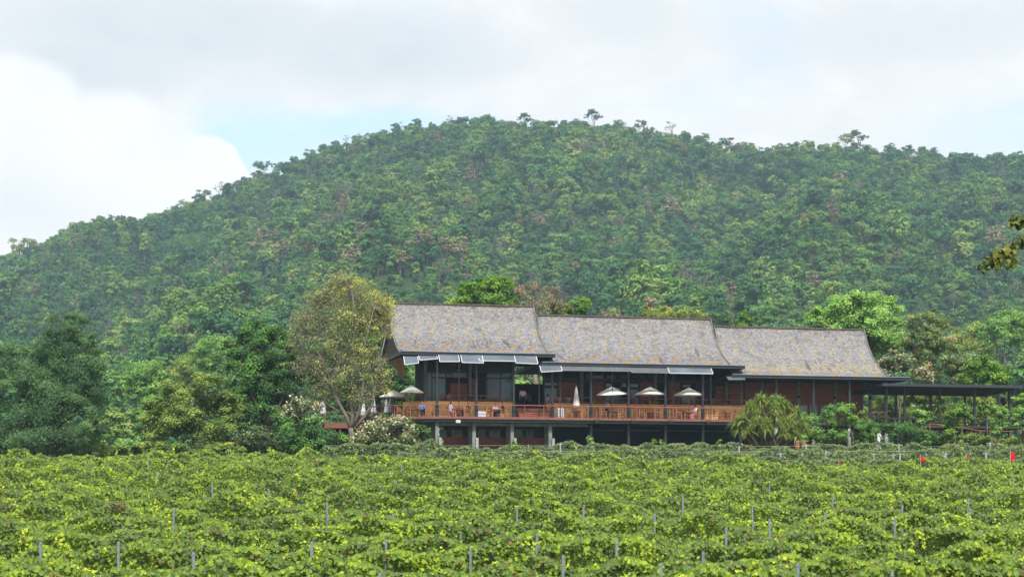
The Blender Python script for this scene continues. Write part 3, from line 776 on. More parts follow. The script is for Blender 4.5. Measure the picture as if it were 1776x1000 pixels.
# red marker flags
for i, (px, yt, yb, wpx) in enumerate(((1455,798,803,3.5),(1597,789,800,10),(1676,787,798,4),(1753,782,800,8))):
    Y = 98.0-i*.3; x = pxX(px, Y); zt = (HZ-yt)/F*Y; zb = (HZ-yb)/F*Y; w = wpx/F*Y; g0 = float(terrain(x, Y))
    r_ = empty('marker_flag', (x, Y, g0))
    tag(r_, ['tiny red flag barely showing above the vines, leftmost of the four','triangular red flag on a thin stick, second from the left','narrow folded red flag on a thin stick, third from the left','largest red flag, hanging limp at the far right'][i], 'flag', 'red marker flags')
    mb = MB(); mb.tube([(-.01,0,0),(-.01,0,zt-g0+.06)], .012, 6); mb.build('stick', M['galv'], r_)
    nx, nz = 6, 6; vs = []; fs = []
    for a in range(nz+1):
        for b in range(nx+1):
            s = b/nx; q = a/nz
            if i == 1: ww = w*(q*.95+.12); 
            elif i == 3: ww = w*(.55+.45*math.sin(q*PI*1.1+.3))*(1-.35*q)
            else: ww = w*(.6+.4*math.sin(q*3))
            vs.append((s*ww + (.02*math.sin(q*5) if i == 3 else 0)+(.08*w*(q) if i==3 else 0), .03*math.sin(s*7+q*4), (zt-g0)-(zt-zb)*q - (.1*s*(zt-zb)*(1-q) if i == 1 else .12*s*(zt-zb))))
    for a in range(nz):
        for b in range(nx):
            k = a*(nx+1)+b; fs.append((k,k+1,k+nx+2,k+nx+1))
    fb = MB(); fb._add(vs, fs, True); fo = fb.build('cloth', M['redflag'], r_)
    so = fo.modifiers.new('thick','SOLIDIFY'); so.thickness = .004
# ------------------------------------------------------------------ the building (local frame: x along the front, y into the depth, z up)
AL = R(13.0); CA, SA = math.cos(AL), math.sin(AL); OX, OY = 10.9, 177.4
def pu(px, v):
    t = (px-CX)/F; return (t*(OY-v*CA)-OX-v*SA)/(CA-t*SA)
def Yat(u, v): return OY+u*SA-v*CA
def pz(py, px, v): return (HZ-py)/F*Yat(pu(px, v), v)
def W(u, v, z): return (OX+u*CA+v*SA, OY+u*SA-v*CA, z)
def local_thing(name, u, v, z, rz=0): return empty(name, W(u, v, z), AL+rz)
ZD, ZU = 8.65, 9.62         # lower deck and upper floor

B = empty('restaurant_building', (OX, OY, 0), AL)
tag(B, 'long dark stilted building with three curved grey shingle roofs and timber terraces', 'building')

PROF = [(0,0),(.45,.80),(1.0,1.62),(1.8,2.46),(2.6,3.10),(3.4,3.62),(4.1,4.02),(4.8,4.36),(5.5,4.65)]
pv = np.array([p[0] for p in PROF]); pd = np.array([p[1] for p in PROF])
def roof(px0, px1, yr, ye, mat, slab, uvoff):
    u0, u1 = pu(px0, 0), pu(px1, 0); zr = pz(yr, (px0+px1)/2, 0)
    ze = pz(ye, (px0+px1)/2+20, 5.5); k = (zr-ze)/4.65
    nv_, nu = 22, 60; vs = []; uv = []
    vv = np.concatenate([np.linspace(-5.5, 0, nv_)[:-1], np.linspace(0, 5.5, nv_)])
    dd = np.interp(np.abs(vv), pv, pd)
    sl = np.concatenate([[0], np.cumsum(np.hypot(np.diff(np.linspace(0,5.5,200)), np.diff(np.interp(np.linspace(0,5.5,200), pv, pd))*k))])
    S = np.interp(np.abs(vv), np.linspace(0,5.5,200), sl)
    for j, v in enumerate(vv):
        for i in range(nu+1):
            u = u0+(u1-u0)*i/nu
            w = .018*math.sin(u*1.7+v)+.02*math.sin(u*.63+2*v)+rng.normal()*.008
            vs.append((u, -v, zr-dd[j]*k+w)); uv.append((u-u0+uvoff+(30 if v < 0 else 0), S[j]))
    fs = []
    for j in range(len(vv)-1):
        for i in range(nu):
            a = j*(nu+1)+i; fs.append((a, a+1, a+nu+2, a+nu+1))
    me = bpy.data.meshes.new('roof'); me.from_pydata(vs, [], fs); me.update()
    l = me.uv_layers.new(name='UVMap')
    for lp in me.loops: l.data[lp.index].uv = uv[lp.vertex_index]
    me.polygons.foreach_set('use_smooth', [True]*len(fs))
    o = link_mesh('roof', me, mat, B); so = o.modifiers.new('thick','SOLIDIFY'); so.thickness = .14; so.offset = 1
    # ridge cap of short boards
    mb = MB(); u = u0
    while u < u1:
        w = rng.uniform(.25,.5); h = rng.uniform(.0,.04); mb.box(u, min(u+w,u1)-.02, -.12, .12, zr-.05, zr+.035+h); u += w
    mb.build('ridge_cap', M['bark'], o)
    for ue in (u0-.03, u1+.03):
        mb = MB(); q = [(ue, -v, zr-np.interp(abs(v), pv, pd)*k+.02) for v in np.linspace(-5.5,5.5,41)]
        for a, b in zip(q[:-1], q[1:]): mb.bar(a, b, .05, .13)
        mb.build('gable_trim', M['concrete'], o)
        mb = MB(); ins = .35 if ue < (u0+u1)/2 else -.35
        poly = [(ue+ins, -v, zr-np.interp(abs(v), pv, pd)*k-.1) for v in np.linspace(-5.4,5.4,31)]
        mb._add(poly, [tuple(range(len(poly)))]); mb.build('gable_board', M['darkwood'], o)
    # flat eave canopy with fascia and gutter
    s0, s1, yt, yb = slab
    zt = ze-.03; a, b = pu(s0, 5.8), pu(s1, 5.8); th = .26
    mb = MB(); mb.box(a, b, -5.8, 5.8, zt-th+.06, zt); mb.build('eave_canopy', M['soffit'], o)
    mb = MB(); mb.box(a-.04, b+.04, -5.88, -5.802, zt-th, zt+.03); mb.box(b+.002, b+.08, -5.8, 5.8, zt-th, zt+.025); mb.box(a-.08, a-.002, -5.8, 5.8, zt-th, zt+.025)
    mb.build('fascia', M['fascia'], o)
    mb = MB(); mb.tube([(a, -5.93, zt+.0),(b, -5.93, zt+.0)], .05, 8); mb.build('gutter', M['galv'], o)
    return o, zt-th+.05, a, b
r1, zc1, a1, b1 = roof(673, 925, 528, 611, M['roof1'], (697, 962, 0, 0), 0)
r2, zc2, a2, b2 = roof(931, 1232, 549.5, 630.5, M['roof1'], (940, 1291, 0, 0), 17.3)
r3, zc3, a3, b3 = roof(1239, 1498, 568.5, 651, M['roof3'], (1270, 1578, 0, 0), 41.1)

M['midpane'] = glass_mat('greenish_pane', (.22,.34,.10), .9); M['brownpane'] = glass_mat('warm_pane', (.16,.12,.07), .9)
# columns : dark steel from deck to eave
for px in (758,826,891,958,1025,1090,1154,1219):
    zc = zc1 if px < 945 else zc2
    u = pu(px, 5.45); mb = MB(); mb.box(u-.085, u+.085, -5.53, -5.37, ZD+.02, zc); mb.box(u-.13, u+.13, -5.58, -5.32, ZD+.02, ZD+1.05)
    mb.build('column', M['steel'], B)
for px in (796, 935, 972, 1062, 1168, 1233, 1286):
    zc = zc1 if px < 945 else zc2
    u = pu(px, 5.3); mb = MB(); mb.box(u-.03, u+.03, -5.33, -5.27, ZD+.02, zc); mb.build('thin_column', M['steel'], B)
for px in (1346,1410.6,1473,1537):
    u = pu(px, 5.0); mb = MB(); mb.box(u-.11, u+.11, -5.1, -4.9, 8.0, zc3); c = mb.build('column', M['steel'], B)
    mb = MB(); mb.tube([(u,-5,6.0),(u,-5,7.2),(u,-5,8.05)], [.20,.15,.14], 12); mb.build('pedestal', M['pale_concrete'], c)
for px in (1322,1385,1448,1509):
    u = pu(px, 1.7); mb = MB(); mb.tube([(u,-1.7,6.2),(u,-1.7,zc3)], .15, 12); c = mb.build('concrete_column', M['concrete'], B)
    mb = MB(); mb.tube([(u,-1.7,10.9),(u,-1.7,11.1)], .165, 12); mb.build('collar', M['steel'], c)
for px in (738, 815, 1008.5, 1136, 1260):
    u = pu(px, .4); mb = MB(); mb.box(u-.13, u+.13, -.53, -.27, ZU, zc1 if px < 945 else zc2); mb.build('concrete_column', M['concrete'], B)

# floors
def arc(u0, v0, r, a0, a1, n=10): return [(u0+r*math.cos(t), -(v0+r*math.sin(t))) for t in np.linspace(a0, a1, n)]
ua = pu(800, 6.05); ue = pu(1290, 6.05)
front = arc(ua, 6.05-6.8, 6.8, PI*1.0, PI/2, 14)             # from the left side round to the front edge
poly = front+[(ue, -6.05), (ue, 5.6), (ua-6.8, 5.6)]
T = empty('timber_terrace', (OX, OY, 0), AL)
tag(T, 'curved red-edged timber dining deck raised on columns in front of the dark glass rooms', 'terrace')
mb = MB(); mb.prism(poly, ZD-.06, ZD); mb.build('deck_floor', M['redwood'], T)
mb = MB(); fr2 = [(p[0]*1, p[1]) for p in front]
for a, b in zip(front+[(ue,-6.05)], (front+[(ue,-6.05)])[1:]): mb.bar((a[0],a[1]-.03,ZD-.08),(b[0],b[1]-.03,ZD-.08), .06, .20)
mb.build('red_edge_board', M['redwood'], T)
mb = MB(); inner = arc(ua, 6.0-6.75, 6.7, PI*1.0, PI/2, 14)+[(ue-.02,-5.95),(ue-.02,5.5),(ua-6.7,5.5)]
mb.prism(inner, ZD-.42, ZD-.065); mb.build('floor_beam', M['fascia'], T)
def railing(path, z, h, parent, step=1.65, top='redrail', rows=5, posts=True, name='railing'):
    mb = MB()
    for a, b in zip(path, path[1:]): mb.bar((a[0],a[1],z+h),(b[0],b[1],z+h), .09, .07)
    r_ = mb.build(name, M[top], parent)
    mb = MB()
    for a, b in zip(path, path[1:]):
        for k in range(rows): zz = z+h*(k+.6)/(rows+.6); mb.tube([(a[0],a[1],zz),(b[0],b[1],zz)], .009, 4, False)
    if rows: mb.build('rail_cable', M['steel'], r_)
    if posts:
        d = 0; mb = MB()
        for a, b in zip(path, path[1:]):
            ln = math.hypot(b[0]-a[0], b[1]-a[1]); s = -d
            while s < ln:
                if s >= 0:
                    x = a[0]+(b[0]-a[0])*s/ln; y = a[1]+(b[1]-a[1])*s/ln; mb = MB(); mb.box(x-.022,x+.022,y-.022,y+.022,z,z+h-.02); mb.build('rail_post', M['redrail'], r_)
                s += step
            d = (ln-(s-step)) if ln > 0 else d
            d = step-(s-ln) if s > ln else 0
    return r_
railp = arc(ua, 6.05-6.8, 6.72, PI*1.02, PI/2, 16)+[(pu(950,5.97),-5.97),(ue,-5.97)]
railing(railp, ZD, 1.03, T)
for px in (1034, 1097, 1162, 1227):          # low black gate frames beside the columns and floodlights below the edge
    u = pu(px, 5.9); mb = MB()
    for s in (-.13,.13): mb.box(u+s-.02,u+s+.02,-5.9,-5.86,ZD+.02,ZD+.92)
    mb.box(u-.15,u+.15,-5.9,-5.86,ZD+.88,ZD+.92); mb.build('black_frame', M['black'], T)
    fl = local_thing('floodlight', u, 6.2, ZD-.18); tag(fl, 'black floodlight under the deck edge, %s of the four from the left' % ordinal((1034,1097,1162,1227).index(px)+1), 'light', 'floodlights along the deck edge')
    mb = MB(); mb.box(-.2,.2,-.12,.1,-.28,.02); mb.build('housing', M['black'], fl, .02); mb = MB(); mb.bar((-.22,.0,.1),(-.22,.0,-.2),.03); mb.bar((.22,0,.1),(.22,0,-.2),.03); mb.bar((-.22,.0,.1),(.22,0,.1),.03); mb.build('bracket', M['steel'], fl)
# upper floor with orange board parapet
ub = pu(760, 2.6); uo0, uo1 = pu(893, 2.6), pu(954, 2.6); uend = pu(1292, 2.6)
ufr = arc(ub, 0, 2.6, PI, PI/2, 10)
mb = MB(); mb.prism(ufr+[(uend,-2.58),(uend,5.55),(ub-2.6,5.55)], ZD+.004, ZU); mb.build('upper_floor', M['redwood'], B)
def parapet(path, z0, z1):
    mb = MB()
    for a, b in zip(path, path[1:]): mb.bar((a[0],a[1],(z0+z1)/2),(b[0],b[1],(z0+z1)/2), .08, z1-z0)
    mb.build('board_parapet', M['boards'], B)
pth = [(p[0],p[1]-.06) for p in ufr]+[(uo0,-2.66)]
parapet(pth, ZD+.01, 10.14); railing([(p[0],p[1]) for p in pth], 10.14, .52, B, rows=2, step=1.3)
pth2 = [(uo1,-2.66),(uend,-2.66)]
parapet(pth2, ZD+.01, 10.10); railing(pth2, 10.10, .5, B, rows=2, step=1.3)
mb = MB()
for i in range(5): mb.box(uo0+.1, uo1-.1, -(4.1-.3*i), -2.7-.002*i, ZD+.005, ZD+.19*(i+1))
mb.build('stair', M['redboards'], B)
mb = MB(); mb.box(pu(951,2.9)-.18, pu(951,2.9)+.2, -3.0, -2.75, ZD, 10.1); mb.build('stair_post', M['furn'], B)
mb = MB(); mb.box(uo0+.3, uo1-.4, -5.0, -4.6, ZD+.38, ZD+.47)
for q in (uo0+.35, uo1-.5): mb.box(q, q+.08, -4.98, -4.62, ZD, ZD+.38)
bench = mb.build('timber_bench', M['redboards']); bench.location = (OX,OY,0); bench.rotation_euler = (0,0,AL)
tag(bench, 'low red-brown bench on the deck in front of the stair opening', 'bench')

# rooms : facade panels (px0, px1, y_top, y_bottom, material)
def panel(px0, px1, y0, y1, mat, v=0.0, name='wall_panel', th=.06, frame=None):
    mid = (px0+px1)/2; z1, z0 = pz(y0, mid, v), pz(y1, mid, v)
    z0 = max(z0, ZU+.005); u0, u1 = pu(px0, v), pu(px1, v)
    mb = MB(); mb.box(u0+.01, u1-.01, -v, -v+th, z0, z1)
    o = mb.build(name, M[mat], B)
    if frame:
        mb = MB(); t = .05
        mb.box(u0, u1, -v-.03, -v-.002, z1-t, z1+t); mb.box(u0, u1, -v-.03, -v-.002, z0, z0+t)
        mb.box(u0-t/2, u0+t/2, -v-.032, -v-.001, z0, z1); mb.box(u1-t/2, u1+t/2, -v-.032, -v-.001, z0, z1)
        mb.build('frame', M[frame], o)
    return o
def rooms(lst):
    for (a, b, y0, y1, m, nm) in lst: panel(a, b, y0, y1, m, 0, nm, .06, 'steel' if 'window' in nm or 'door' in nm else None)
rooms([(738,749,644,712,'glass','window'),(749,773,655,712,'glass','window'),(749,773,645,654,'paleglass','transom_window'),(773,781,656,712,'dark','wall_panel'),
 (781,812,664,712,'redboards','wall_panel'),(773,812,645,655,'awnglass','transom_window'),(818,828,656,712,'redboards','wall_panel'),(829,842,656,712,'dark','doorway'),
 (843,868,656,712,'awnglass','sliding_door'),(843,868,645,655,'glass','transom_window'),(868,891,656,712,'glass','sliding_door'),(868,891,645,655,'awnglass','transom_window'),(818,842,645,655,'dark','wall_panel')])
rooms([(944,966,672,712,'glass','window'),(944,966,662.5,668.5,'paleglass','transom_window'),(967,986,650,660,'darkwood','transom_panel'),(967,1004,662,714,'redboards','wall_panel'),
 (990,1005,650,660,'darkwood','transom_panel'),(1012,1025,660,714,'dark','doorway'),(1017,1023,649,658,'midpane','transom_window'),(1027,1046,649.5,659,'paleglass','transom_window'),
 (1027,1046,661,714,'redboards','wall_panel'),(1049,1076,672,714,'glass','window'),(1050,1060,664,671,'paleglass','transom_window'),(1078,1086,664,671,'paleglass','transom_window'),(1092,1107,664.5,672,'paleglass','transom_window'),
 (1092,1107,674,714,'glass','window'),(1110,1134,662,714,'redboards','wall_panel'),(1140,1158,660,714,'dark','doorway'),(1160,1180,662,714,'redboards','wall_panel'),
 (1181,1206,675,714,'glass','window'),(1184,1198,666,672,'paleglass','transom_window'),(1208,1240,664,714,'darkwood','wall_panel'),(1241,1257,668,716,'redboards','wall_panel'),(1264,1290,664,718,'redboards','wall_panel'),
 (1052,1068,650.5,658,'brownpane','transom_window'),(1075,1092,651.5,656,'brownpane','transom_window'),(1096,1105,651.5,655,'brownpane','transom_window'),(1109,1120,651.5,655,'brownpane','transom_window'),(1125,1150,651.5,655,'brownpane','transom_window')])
# dark backing of the rooms, open passage between them
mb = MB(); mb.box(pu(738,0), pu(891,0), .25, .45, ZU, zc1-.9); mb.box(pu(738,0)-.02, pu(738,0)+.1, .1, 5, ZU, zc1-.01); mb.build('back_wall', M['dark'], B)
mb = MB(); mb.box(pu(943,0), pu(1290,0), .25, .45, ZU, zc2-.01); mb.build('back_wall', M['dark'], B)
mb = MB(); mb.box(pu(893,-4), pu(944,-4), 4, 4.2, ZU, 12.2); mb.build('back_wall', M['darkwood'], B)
for (pa, pb, zz) in ((738,891,12.97),(943,1290,12.35)):
    mb = MB(); mb.box(pu(pa,.12), pu(pb,.12), -.16, -.04, zz-.12, zz+.12); mb.build('lintel_beam', M['steel'], B)
mb = MB(); mb.box(pu(738,0), pu(891,0), .0, .05, 13.1, zc1-.01); mb.build('clerestory_panel', M['soffit'], B)
for px in (749,773,796,812,829,843,868,891): mb = MB(); mb.box(pu(px,0)-.035, pu(px,0)+.035, -.05, .0-.003, ZU, zc1-.02); mb.build('mullion', M['steel'], B)
for px in (944,967,1005,1026,1047,1077,1091,1108,1139,1159,1181,1207,1241,1264): mb = MB(); mb.box(pu(px,0)-.035, pu(px,0)+.035, -.05, -.003, ZU, zc2-.02); mb.build('mullion', M['steel'], B)
# brick room on the right
u0, u1 = pu(1292, 0), pu(1497, 0)
mb = MB(); mb.box(u0, u1, 0, 5.4, 6.0, zc3-.003); bw = mb.build('brick_wall', M['brick'], B)
for i, px in enumerate((1394,1411,1429,1448)):
    a, b = pu(px-6, .03), pu(px+6, .03); z1, z0 = pz(702.5,px,0), pz(718,px,0)
    mb = MB(); mb.box(a, b, -.05, -.002, z0, z1); w = mb.build('window', M['paleglass'], bw)
    mb = MB(); mb.box(a-.05,b+.05,-.07,-.052,z1,z1+.05); mb.box(a-.05,b+.05,-.07,-.052,z0-.05,z0); mb.box(a-.05,a,-.07,-.052,z0,z1); mb.box(b,b+.05,-.07,-.052,z0,z1); mb.build('frame', M['concrete'], w)
mb = MB(); mb.box(pu(1292,3), pu(1600,3), -4.6, .0-.004, 8.35, 8.6); mb.build('walk_floor', M['soffit'], B)
# storey under the deck
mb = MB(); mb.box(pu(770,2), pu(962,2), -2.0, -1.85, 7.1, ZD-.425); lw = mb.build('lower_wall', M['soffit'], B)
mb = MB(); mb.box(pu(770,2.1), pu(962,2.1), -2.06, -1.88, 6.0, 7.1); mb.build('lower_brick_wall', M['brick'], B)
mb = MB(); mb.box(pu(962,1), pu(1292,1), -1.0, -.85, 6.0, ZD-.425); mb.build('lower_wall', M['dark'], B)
for a, b in ((763,775),(783,802),(829,842),(849,868),(893,906),(913,925)):
    z1, z0 = pz(744,a,2), pz(759,a,2); mb = MB(); mb.box(pu(a,2.05), pu(b,2.05), -2.05, -2.003, z0, z1); mb.build('lattice_panel', M['concrete'], B)
for px in (758,822,888,954):
    u = pu(px, 5.2); mb = MB(); mb.box(u-.15, u+.15, -5.3, -5.06, 6.0, ZD-.425); c = mb.build('concrete_column', M['concrete'], B)
    mb = MB(); mb.box(u+.07, u+.30, -5.7, -5.42, 6.0, 6.9); mb.build('white_plinth', M['pale_concrete'], c, .02)
    u = pu(px-7, 2.6); mb = MB(); mb.box(u-.17, u+.17, -2.75, -2.45, 6.0, ZD-.425); mb.build('concrete_column', M['concrete'], B)
mb = MB(); mb.box(pu(758,5), pu(1020,5), -5.04, -4.8, 7.95, 8.2); mb.build('concrete_beam', M['concrete'], B)
for px in (1025,1090,1154,1219,1284):
    u = pu(px, 5.2); mb = MB(); mb.box(u-.11, u+.11, -5.3, -5.08, 6.0, ZD-.425); mb.build('column', M['steel'], B)
for k in range(4):
    a, b = (1031,1092,1156,1221)[k], (1084,1145,1212,1275)[k]; mb = MB(); mb.box(pu(a,4), pu(b,4), -4.02, -3.98, 7.72, 7.76); mb.build('pipe', M['concrete'], B)
# wall lamp under the deck
wl = local_thing('bulkhead_lamp', pu(794.5, 6.1), 6.12, ZD-.42); tag(wl, 'small white box lamp fixed below the left deck edge', 'lamp')
mb = MB(); mb.box(-.2,.2,-.1,.04,-.13,.13); mb.build('housing', M['white'], wl, .03); mb = MB(); mb.tube([(0,0,.1),(0,0,.32)], .02, 6); mb.build('bracket', M['steel'], wl)

# awnings
def awning(px0, px1, yt, yb0, yb1, kind, v=5.95, out=.55):
    a, b = pu(px0, v), pu(px1, v); z1 = pz(yt, (px0+px1)/2, v); za = pz(yb0, px0, v+out); zb = pz(yb1, px1, v+out)
    c = [(a,-v,z1),(b,-v,z1),(b,-v-out,zb),(a,-v-out,za)]
    mb = MB(); mb._add(c, [(0,1,2,3)]); o = mb.build('awning', M['awnglass' if kind == 'w' else ('brownstuff' if kind == 'b' else 'greycloth')], B)
    s = o.modifiers.new('thick','SOLIDIFY'); s.thickness = .02
    mb = MB(); t = .075 if kind == 'w' else .04
    mb.bar((c[3][0],c[3][1],c[3][2]), c[2], t, t); mb.bar(c[0], c[3], t*.8, t*.8); mb.bar(c[1], c[2], t*.8, t*.8)
    mb.build('awning_frame', M['white' if kind == 'w' else 'galv'], o)
    mb = MB(); mb.bar((a+.1,-5.5,z1-1.1), c[3], .02); mb.bar((b-.1,-5.5,z1-1.1), c[2], .02); mb.build('awning_arm', M['steel'], o)
awning(700,724,618,632,629,'w'); awning(726,757,617,624,621.5,'w'); awning(760.5,795,615.5,626.5,626.5,'w'); awning(799,836,616,628,629,'w', 5.97,.6)
awning(829,902,616.5,625,626,'w',5.9,.5); awning(892,930,617.5,629,630.5,'w',6.02,.6)
awning(936,972.5,634,644.5,642.5,'w'); awning(974,1092,636,642,643.5,'g'); awning(1092,1157,638,645.5,646.5,'g'); awning(1158,1233,638,646.5,647.5,'w'); awning(1260,1289,653,658,657.5,'g',5.6)
mb = MB(); ua_ = a1+.05
mb._add([(ua_,-5.2,zc1-.2),(ua_,0.5,zc1-.2),(ua_+1.1,0.3,zc1-1.7),(ua_+.5,-4.6,zc1-1.6)], [(0,1,2,3)]); o = mb.build('awning', M['brownstuff'], B); s = o.modifiers.new('t','SOLIDIFY'); s.thickness = .03

# covered walkway on the right
Wk = empty('covered_walkway', (OX, OY, 0), AL); tag(Wk, 'flat dark canopy on slim posts running right from the building', 'walkway')
zt = pz(666.5, 1650, 6.0); a = pu(1530, 6.0); b = pu(1774, 6.0)
mb = MB(); back = .42
vs = [(a,-6,zt-.2),(b,-6,zt-.2),(b-.6,0,zt-.2-back),(a-.9,0,zt-.2-back),(a,-6,zt),(b,-6,zt),(b-.6,0,zt-.06-back),(a-.9,0,zt-.06-back)]
mb._add(vs, [(0,3,2,1),(4,5,6,7),(0,1,5,4),(1,2,6,5),(2,3,7,6),(3,0,4,7)]); mb.build('canopy_roof', M['soffit'], Wk)
mb = MB(); mb.box(a, b, -6.07, -6.003, zt-.22, zt+.02); mb.build('fascia', M['fascia'], Wk)
for px in (1569,1630,1690,1750.5):
    u = pu(px, 4.7); mb = MB(); mb.box(u-.09,u+.09,-4.79,-4.61,6.2,zt-.28); mb.build('post', M['steel'], Wk)
for px in (1553.7,1614,1673.5,1732):
    u = pu(px, 1.5); mb = MB(); mb.box(u-.09,u+.09,-1.59,-1.41,6.2,zt-.5); mb.build('post', M['steel'], Wk)
mb = MB(); mb.box(pu(1500,3), pu(1765,3), -5.3, -.8, 8.2, 8.4); mb.build('walk_floor', M['soffit'], Wk)
railing([(pu(1497,3.0),-3.0),(pu(1538,5.2),-5.2)], 8.7, .85, Wk, rows=1, step=1.2, name='handrail')
# dark horizontal beam of the climbing-plant frame and falling red handrail in front of it
V6 = 8.2
mb = MB(); mb.bar((pu(1533,V6),-V6,pz(724.5,1533,V6)),(pu(1800,V6),-V6,pz(728.5,1800,V6)),.1,.13)
for px in (1552,1600,1655,1712,1765): u = pu(px,V6); mb.tube([(u,-V6,6.0),(u,-V6,pz(726,px,V6))], .09, 8)
pg = mb.build('climber_pergola', M['steel']); pg.location = (OX,OY,0); pg.rotation_euler = (0,0,AL); tag(pg, 'dark beam on posts carrying climbing plants before the walkway', 'pergola')
V7 = 7.0; mb = MB(); q = [(1613,734),(1650,739),(1668,741.5),(1700,746.5),(1752,747.5)]
q3 = [(pu(x,V7),-V7,pz(y,x,V7)) for x, y in q]; mb.tube(q3, .04, 6)
for p in q3: mb.tube([(p[0],p[1],6.2),p], .03, 6)
hr = mb.build('ramp_handrail', M['redrail']); hr.location = (OX,OY,0); hr.rotation_euler = (0,0,AL); tag(hr, 'red handrail sloping down to the right among the climbers', 'handrail')
pt = local_thing('stone_pedestal', pu(1537,6.2), 6.2, 6.0); tag(pt, 'tall pale concrete pillar stub beside the woman in white', 'pillar')
mb = MB(); mb.tube([(0,0,0),(0,0,1.2),(0,0,2.35)], [.17,.15,.13], 14); mb.box(-.16,.16,-.16,.16,2.35,2.42); mb.build('shaft', M['pale_concrete'], pt)
hb = local_thing('hanging_basket', pu(1741,3), 3, pz(692,1741,3)); tag(hb, 'dark brown oval basket hanging under the right end of the walkway canopy', 'basket')
mb = MB(); mb.lathe([(.02,-.62),(.16,-.5),(.24,-.25),(.22,0),(.1,.14),(.02,.16)], n=12); mb.build('basket', M['darkwood'], hb)
mb = MB(); mb.tube([(0,0,.1),(0,0,.95)], .012, 5); mb.build('cord', M['steel'], hb)

# rear terrace at the left with supports
RT = empty('rear_terrace', (OX,OY,0), AL); tag(RT, 'low red-railed terrace behind the tall bare-branched tree', 'terrace')
ra_, rb_ = pu(563,-7.5), pu(705,-7.5)
mb = MB(); mb.box(ra_, rb_, 7.5, 13, ZD-.1, ZD); mb.build('deck_floor', M['redwood'], RT)
mb = MB(); mb.box(ra_, rb_, 7.45, 7.495, ZD-.45, ZD+.02); mb.build('edge_board', M['redwood'], RT)
for px in (568,590,612,636,662,688): u = pu(px,-7.6); mb = MB(); mb.box(u-.08,u+.08,7.6,7.76,6.0,ZD-.1); mb.build('post', M['redwood'], RT)
mb = MB(); mb.box(ra_+.3, rb_, 9, 9.1, 6.0, ZD-.1); mb.build('lattice_panel', M['darkwood'], RT)
railing([(ra_,7.55),(rb_,7.55)], ZD, 1.0, RT)

# ------------------------------------------------------------------ terrace furniture
def put(root, u, v, z, rz=0): root.location = W(u, v, z); root.rotation_euler = (0,0,AL+rz); return root
def mk_chair():
    r_ = empty('armchair', (0,0,0))
    mb = MB(); 
    for k in range(5): mb.box(-.25,.25,-.24+.1*k,-.15+.1*k,.42,.445)
    mb.build('seat', M['furn'], r_)
    mb = MB(); mb.bar((-.25,.25,.92),(.25,.25,.92),.05,.08); mb.bar((-.25,.24,.55),(.25,.24,.55),.04,.05)
    for k in range(6): x = -.2+.08*k; mb.bar((x,.24,.55),(x,.25,.92),.035,.02)
    mb.build('backrest', M['furn'], r_)
    for sx in (-1,1):
        mb = MB(); mb.bar((sx*.26,-.24,0),(sx*.26,-.24,.66),.05); mb.build('leg', M['furn'], r_)
        mb = MB(); mb.bar((sx*.26,.25,0),(sx*.26,.25,.95),.05); mb.build('leg', M['furn'], r_)
        mb = MB(); mb.bar((sx*.26,-.28,.675),(sx*.26,.25,.675),.07,.03); mb.build('armrest', M['furn'], r_)
    return r_
def mk_table(dark=False):
    r_ = empty('dining_table', (0,0,0)); 
    mb = MB(); mb.box(-.45,.45,-.45,.45,.71,.75); mb.box(-.38,.38,-.38,.38,.64,.708); mb.build('table_top', M['darkwood' if dark else 'furn'], r_)
    for sx in (-1,1):
        for sy in (-1,1): mb = MB(); mb.bar((sx*.38,sy*.38,0),(sx*.38,sy*.38,.64),.06); mb.build('leg', M['furn'], r_)
    return r_
def mk_parasol(rw=1.28, ph=2.75):
    r_ = empty('parasol', (0,0,0)); n = 8
    mb = MB(); mb.tube([(0,0,.1),(0,0,ph+.02)], .028, 8); mb.build('pole', M['furn'], r_)
    mb = MB(); mb.lathe([(.0,0),(.3,0),(.3,.08),(.06,.12),(.05,.3)], n=16); mb.build('base', M['black'], r_)
    mb = MB(); mb.lathe([(.0,.14),(.03,.1),(.045,.06),(.03,.0),(0,0)], (0,0,ph-.02), 8); mb.build('finial', M['redrail'], r_)
    vs = []; fs = []; rings = 7
    for i in range(rings+1):
        s = i/rings
        for k in range(n*4):
            t = 2*PI*k/(n*4); q = abs(((k % 4)-0)/4-.5)*2     # 1 on a rib, 0 mid-panel
            q = abs((k % 4)-2)/2
            rr = rw*s*(1-.045*(1-q)*s)
            z = ph - .62*s**.92 - .05*(1-q)*s*(1-s)*2
            vs.append((rr*math.cos(t), rr*math.sin(t), z))
    m_ = n*4
    for k in range(m_):                     # short valance
        x, y, z = vs[rings*m_+k]; vs.append((x*1.005, y*1.005, z-.10))
    for i in range(rings+1):
        for k in range(m_):
            k2 = (k+1) % m_; fs.append((i*m_+k, (i+1)*m_+k, (i+1)*m_+k2, i*m_+k2))
    mb = MB(); mb._add(vs, fs, True); o = mb.build('canopy', M['canvas'], r_); so = o.modifiers.new('t','SOLIDIFY'); so.thickness = .006
    mb = MB(); 
    for k in range(n):
        t = 2*PI*k/n; mb.bar((.03*math.cos(t),.03*math.sin(t),ph-.75),(rw*.55*math.cos(t),rw*.55*math.sin(t),ph-.42),.018)
    mb.build('struts', M['furn'], r_)
    return r_
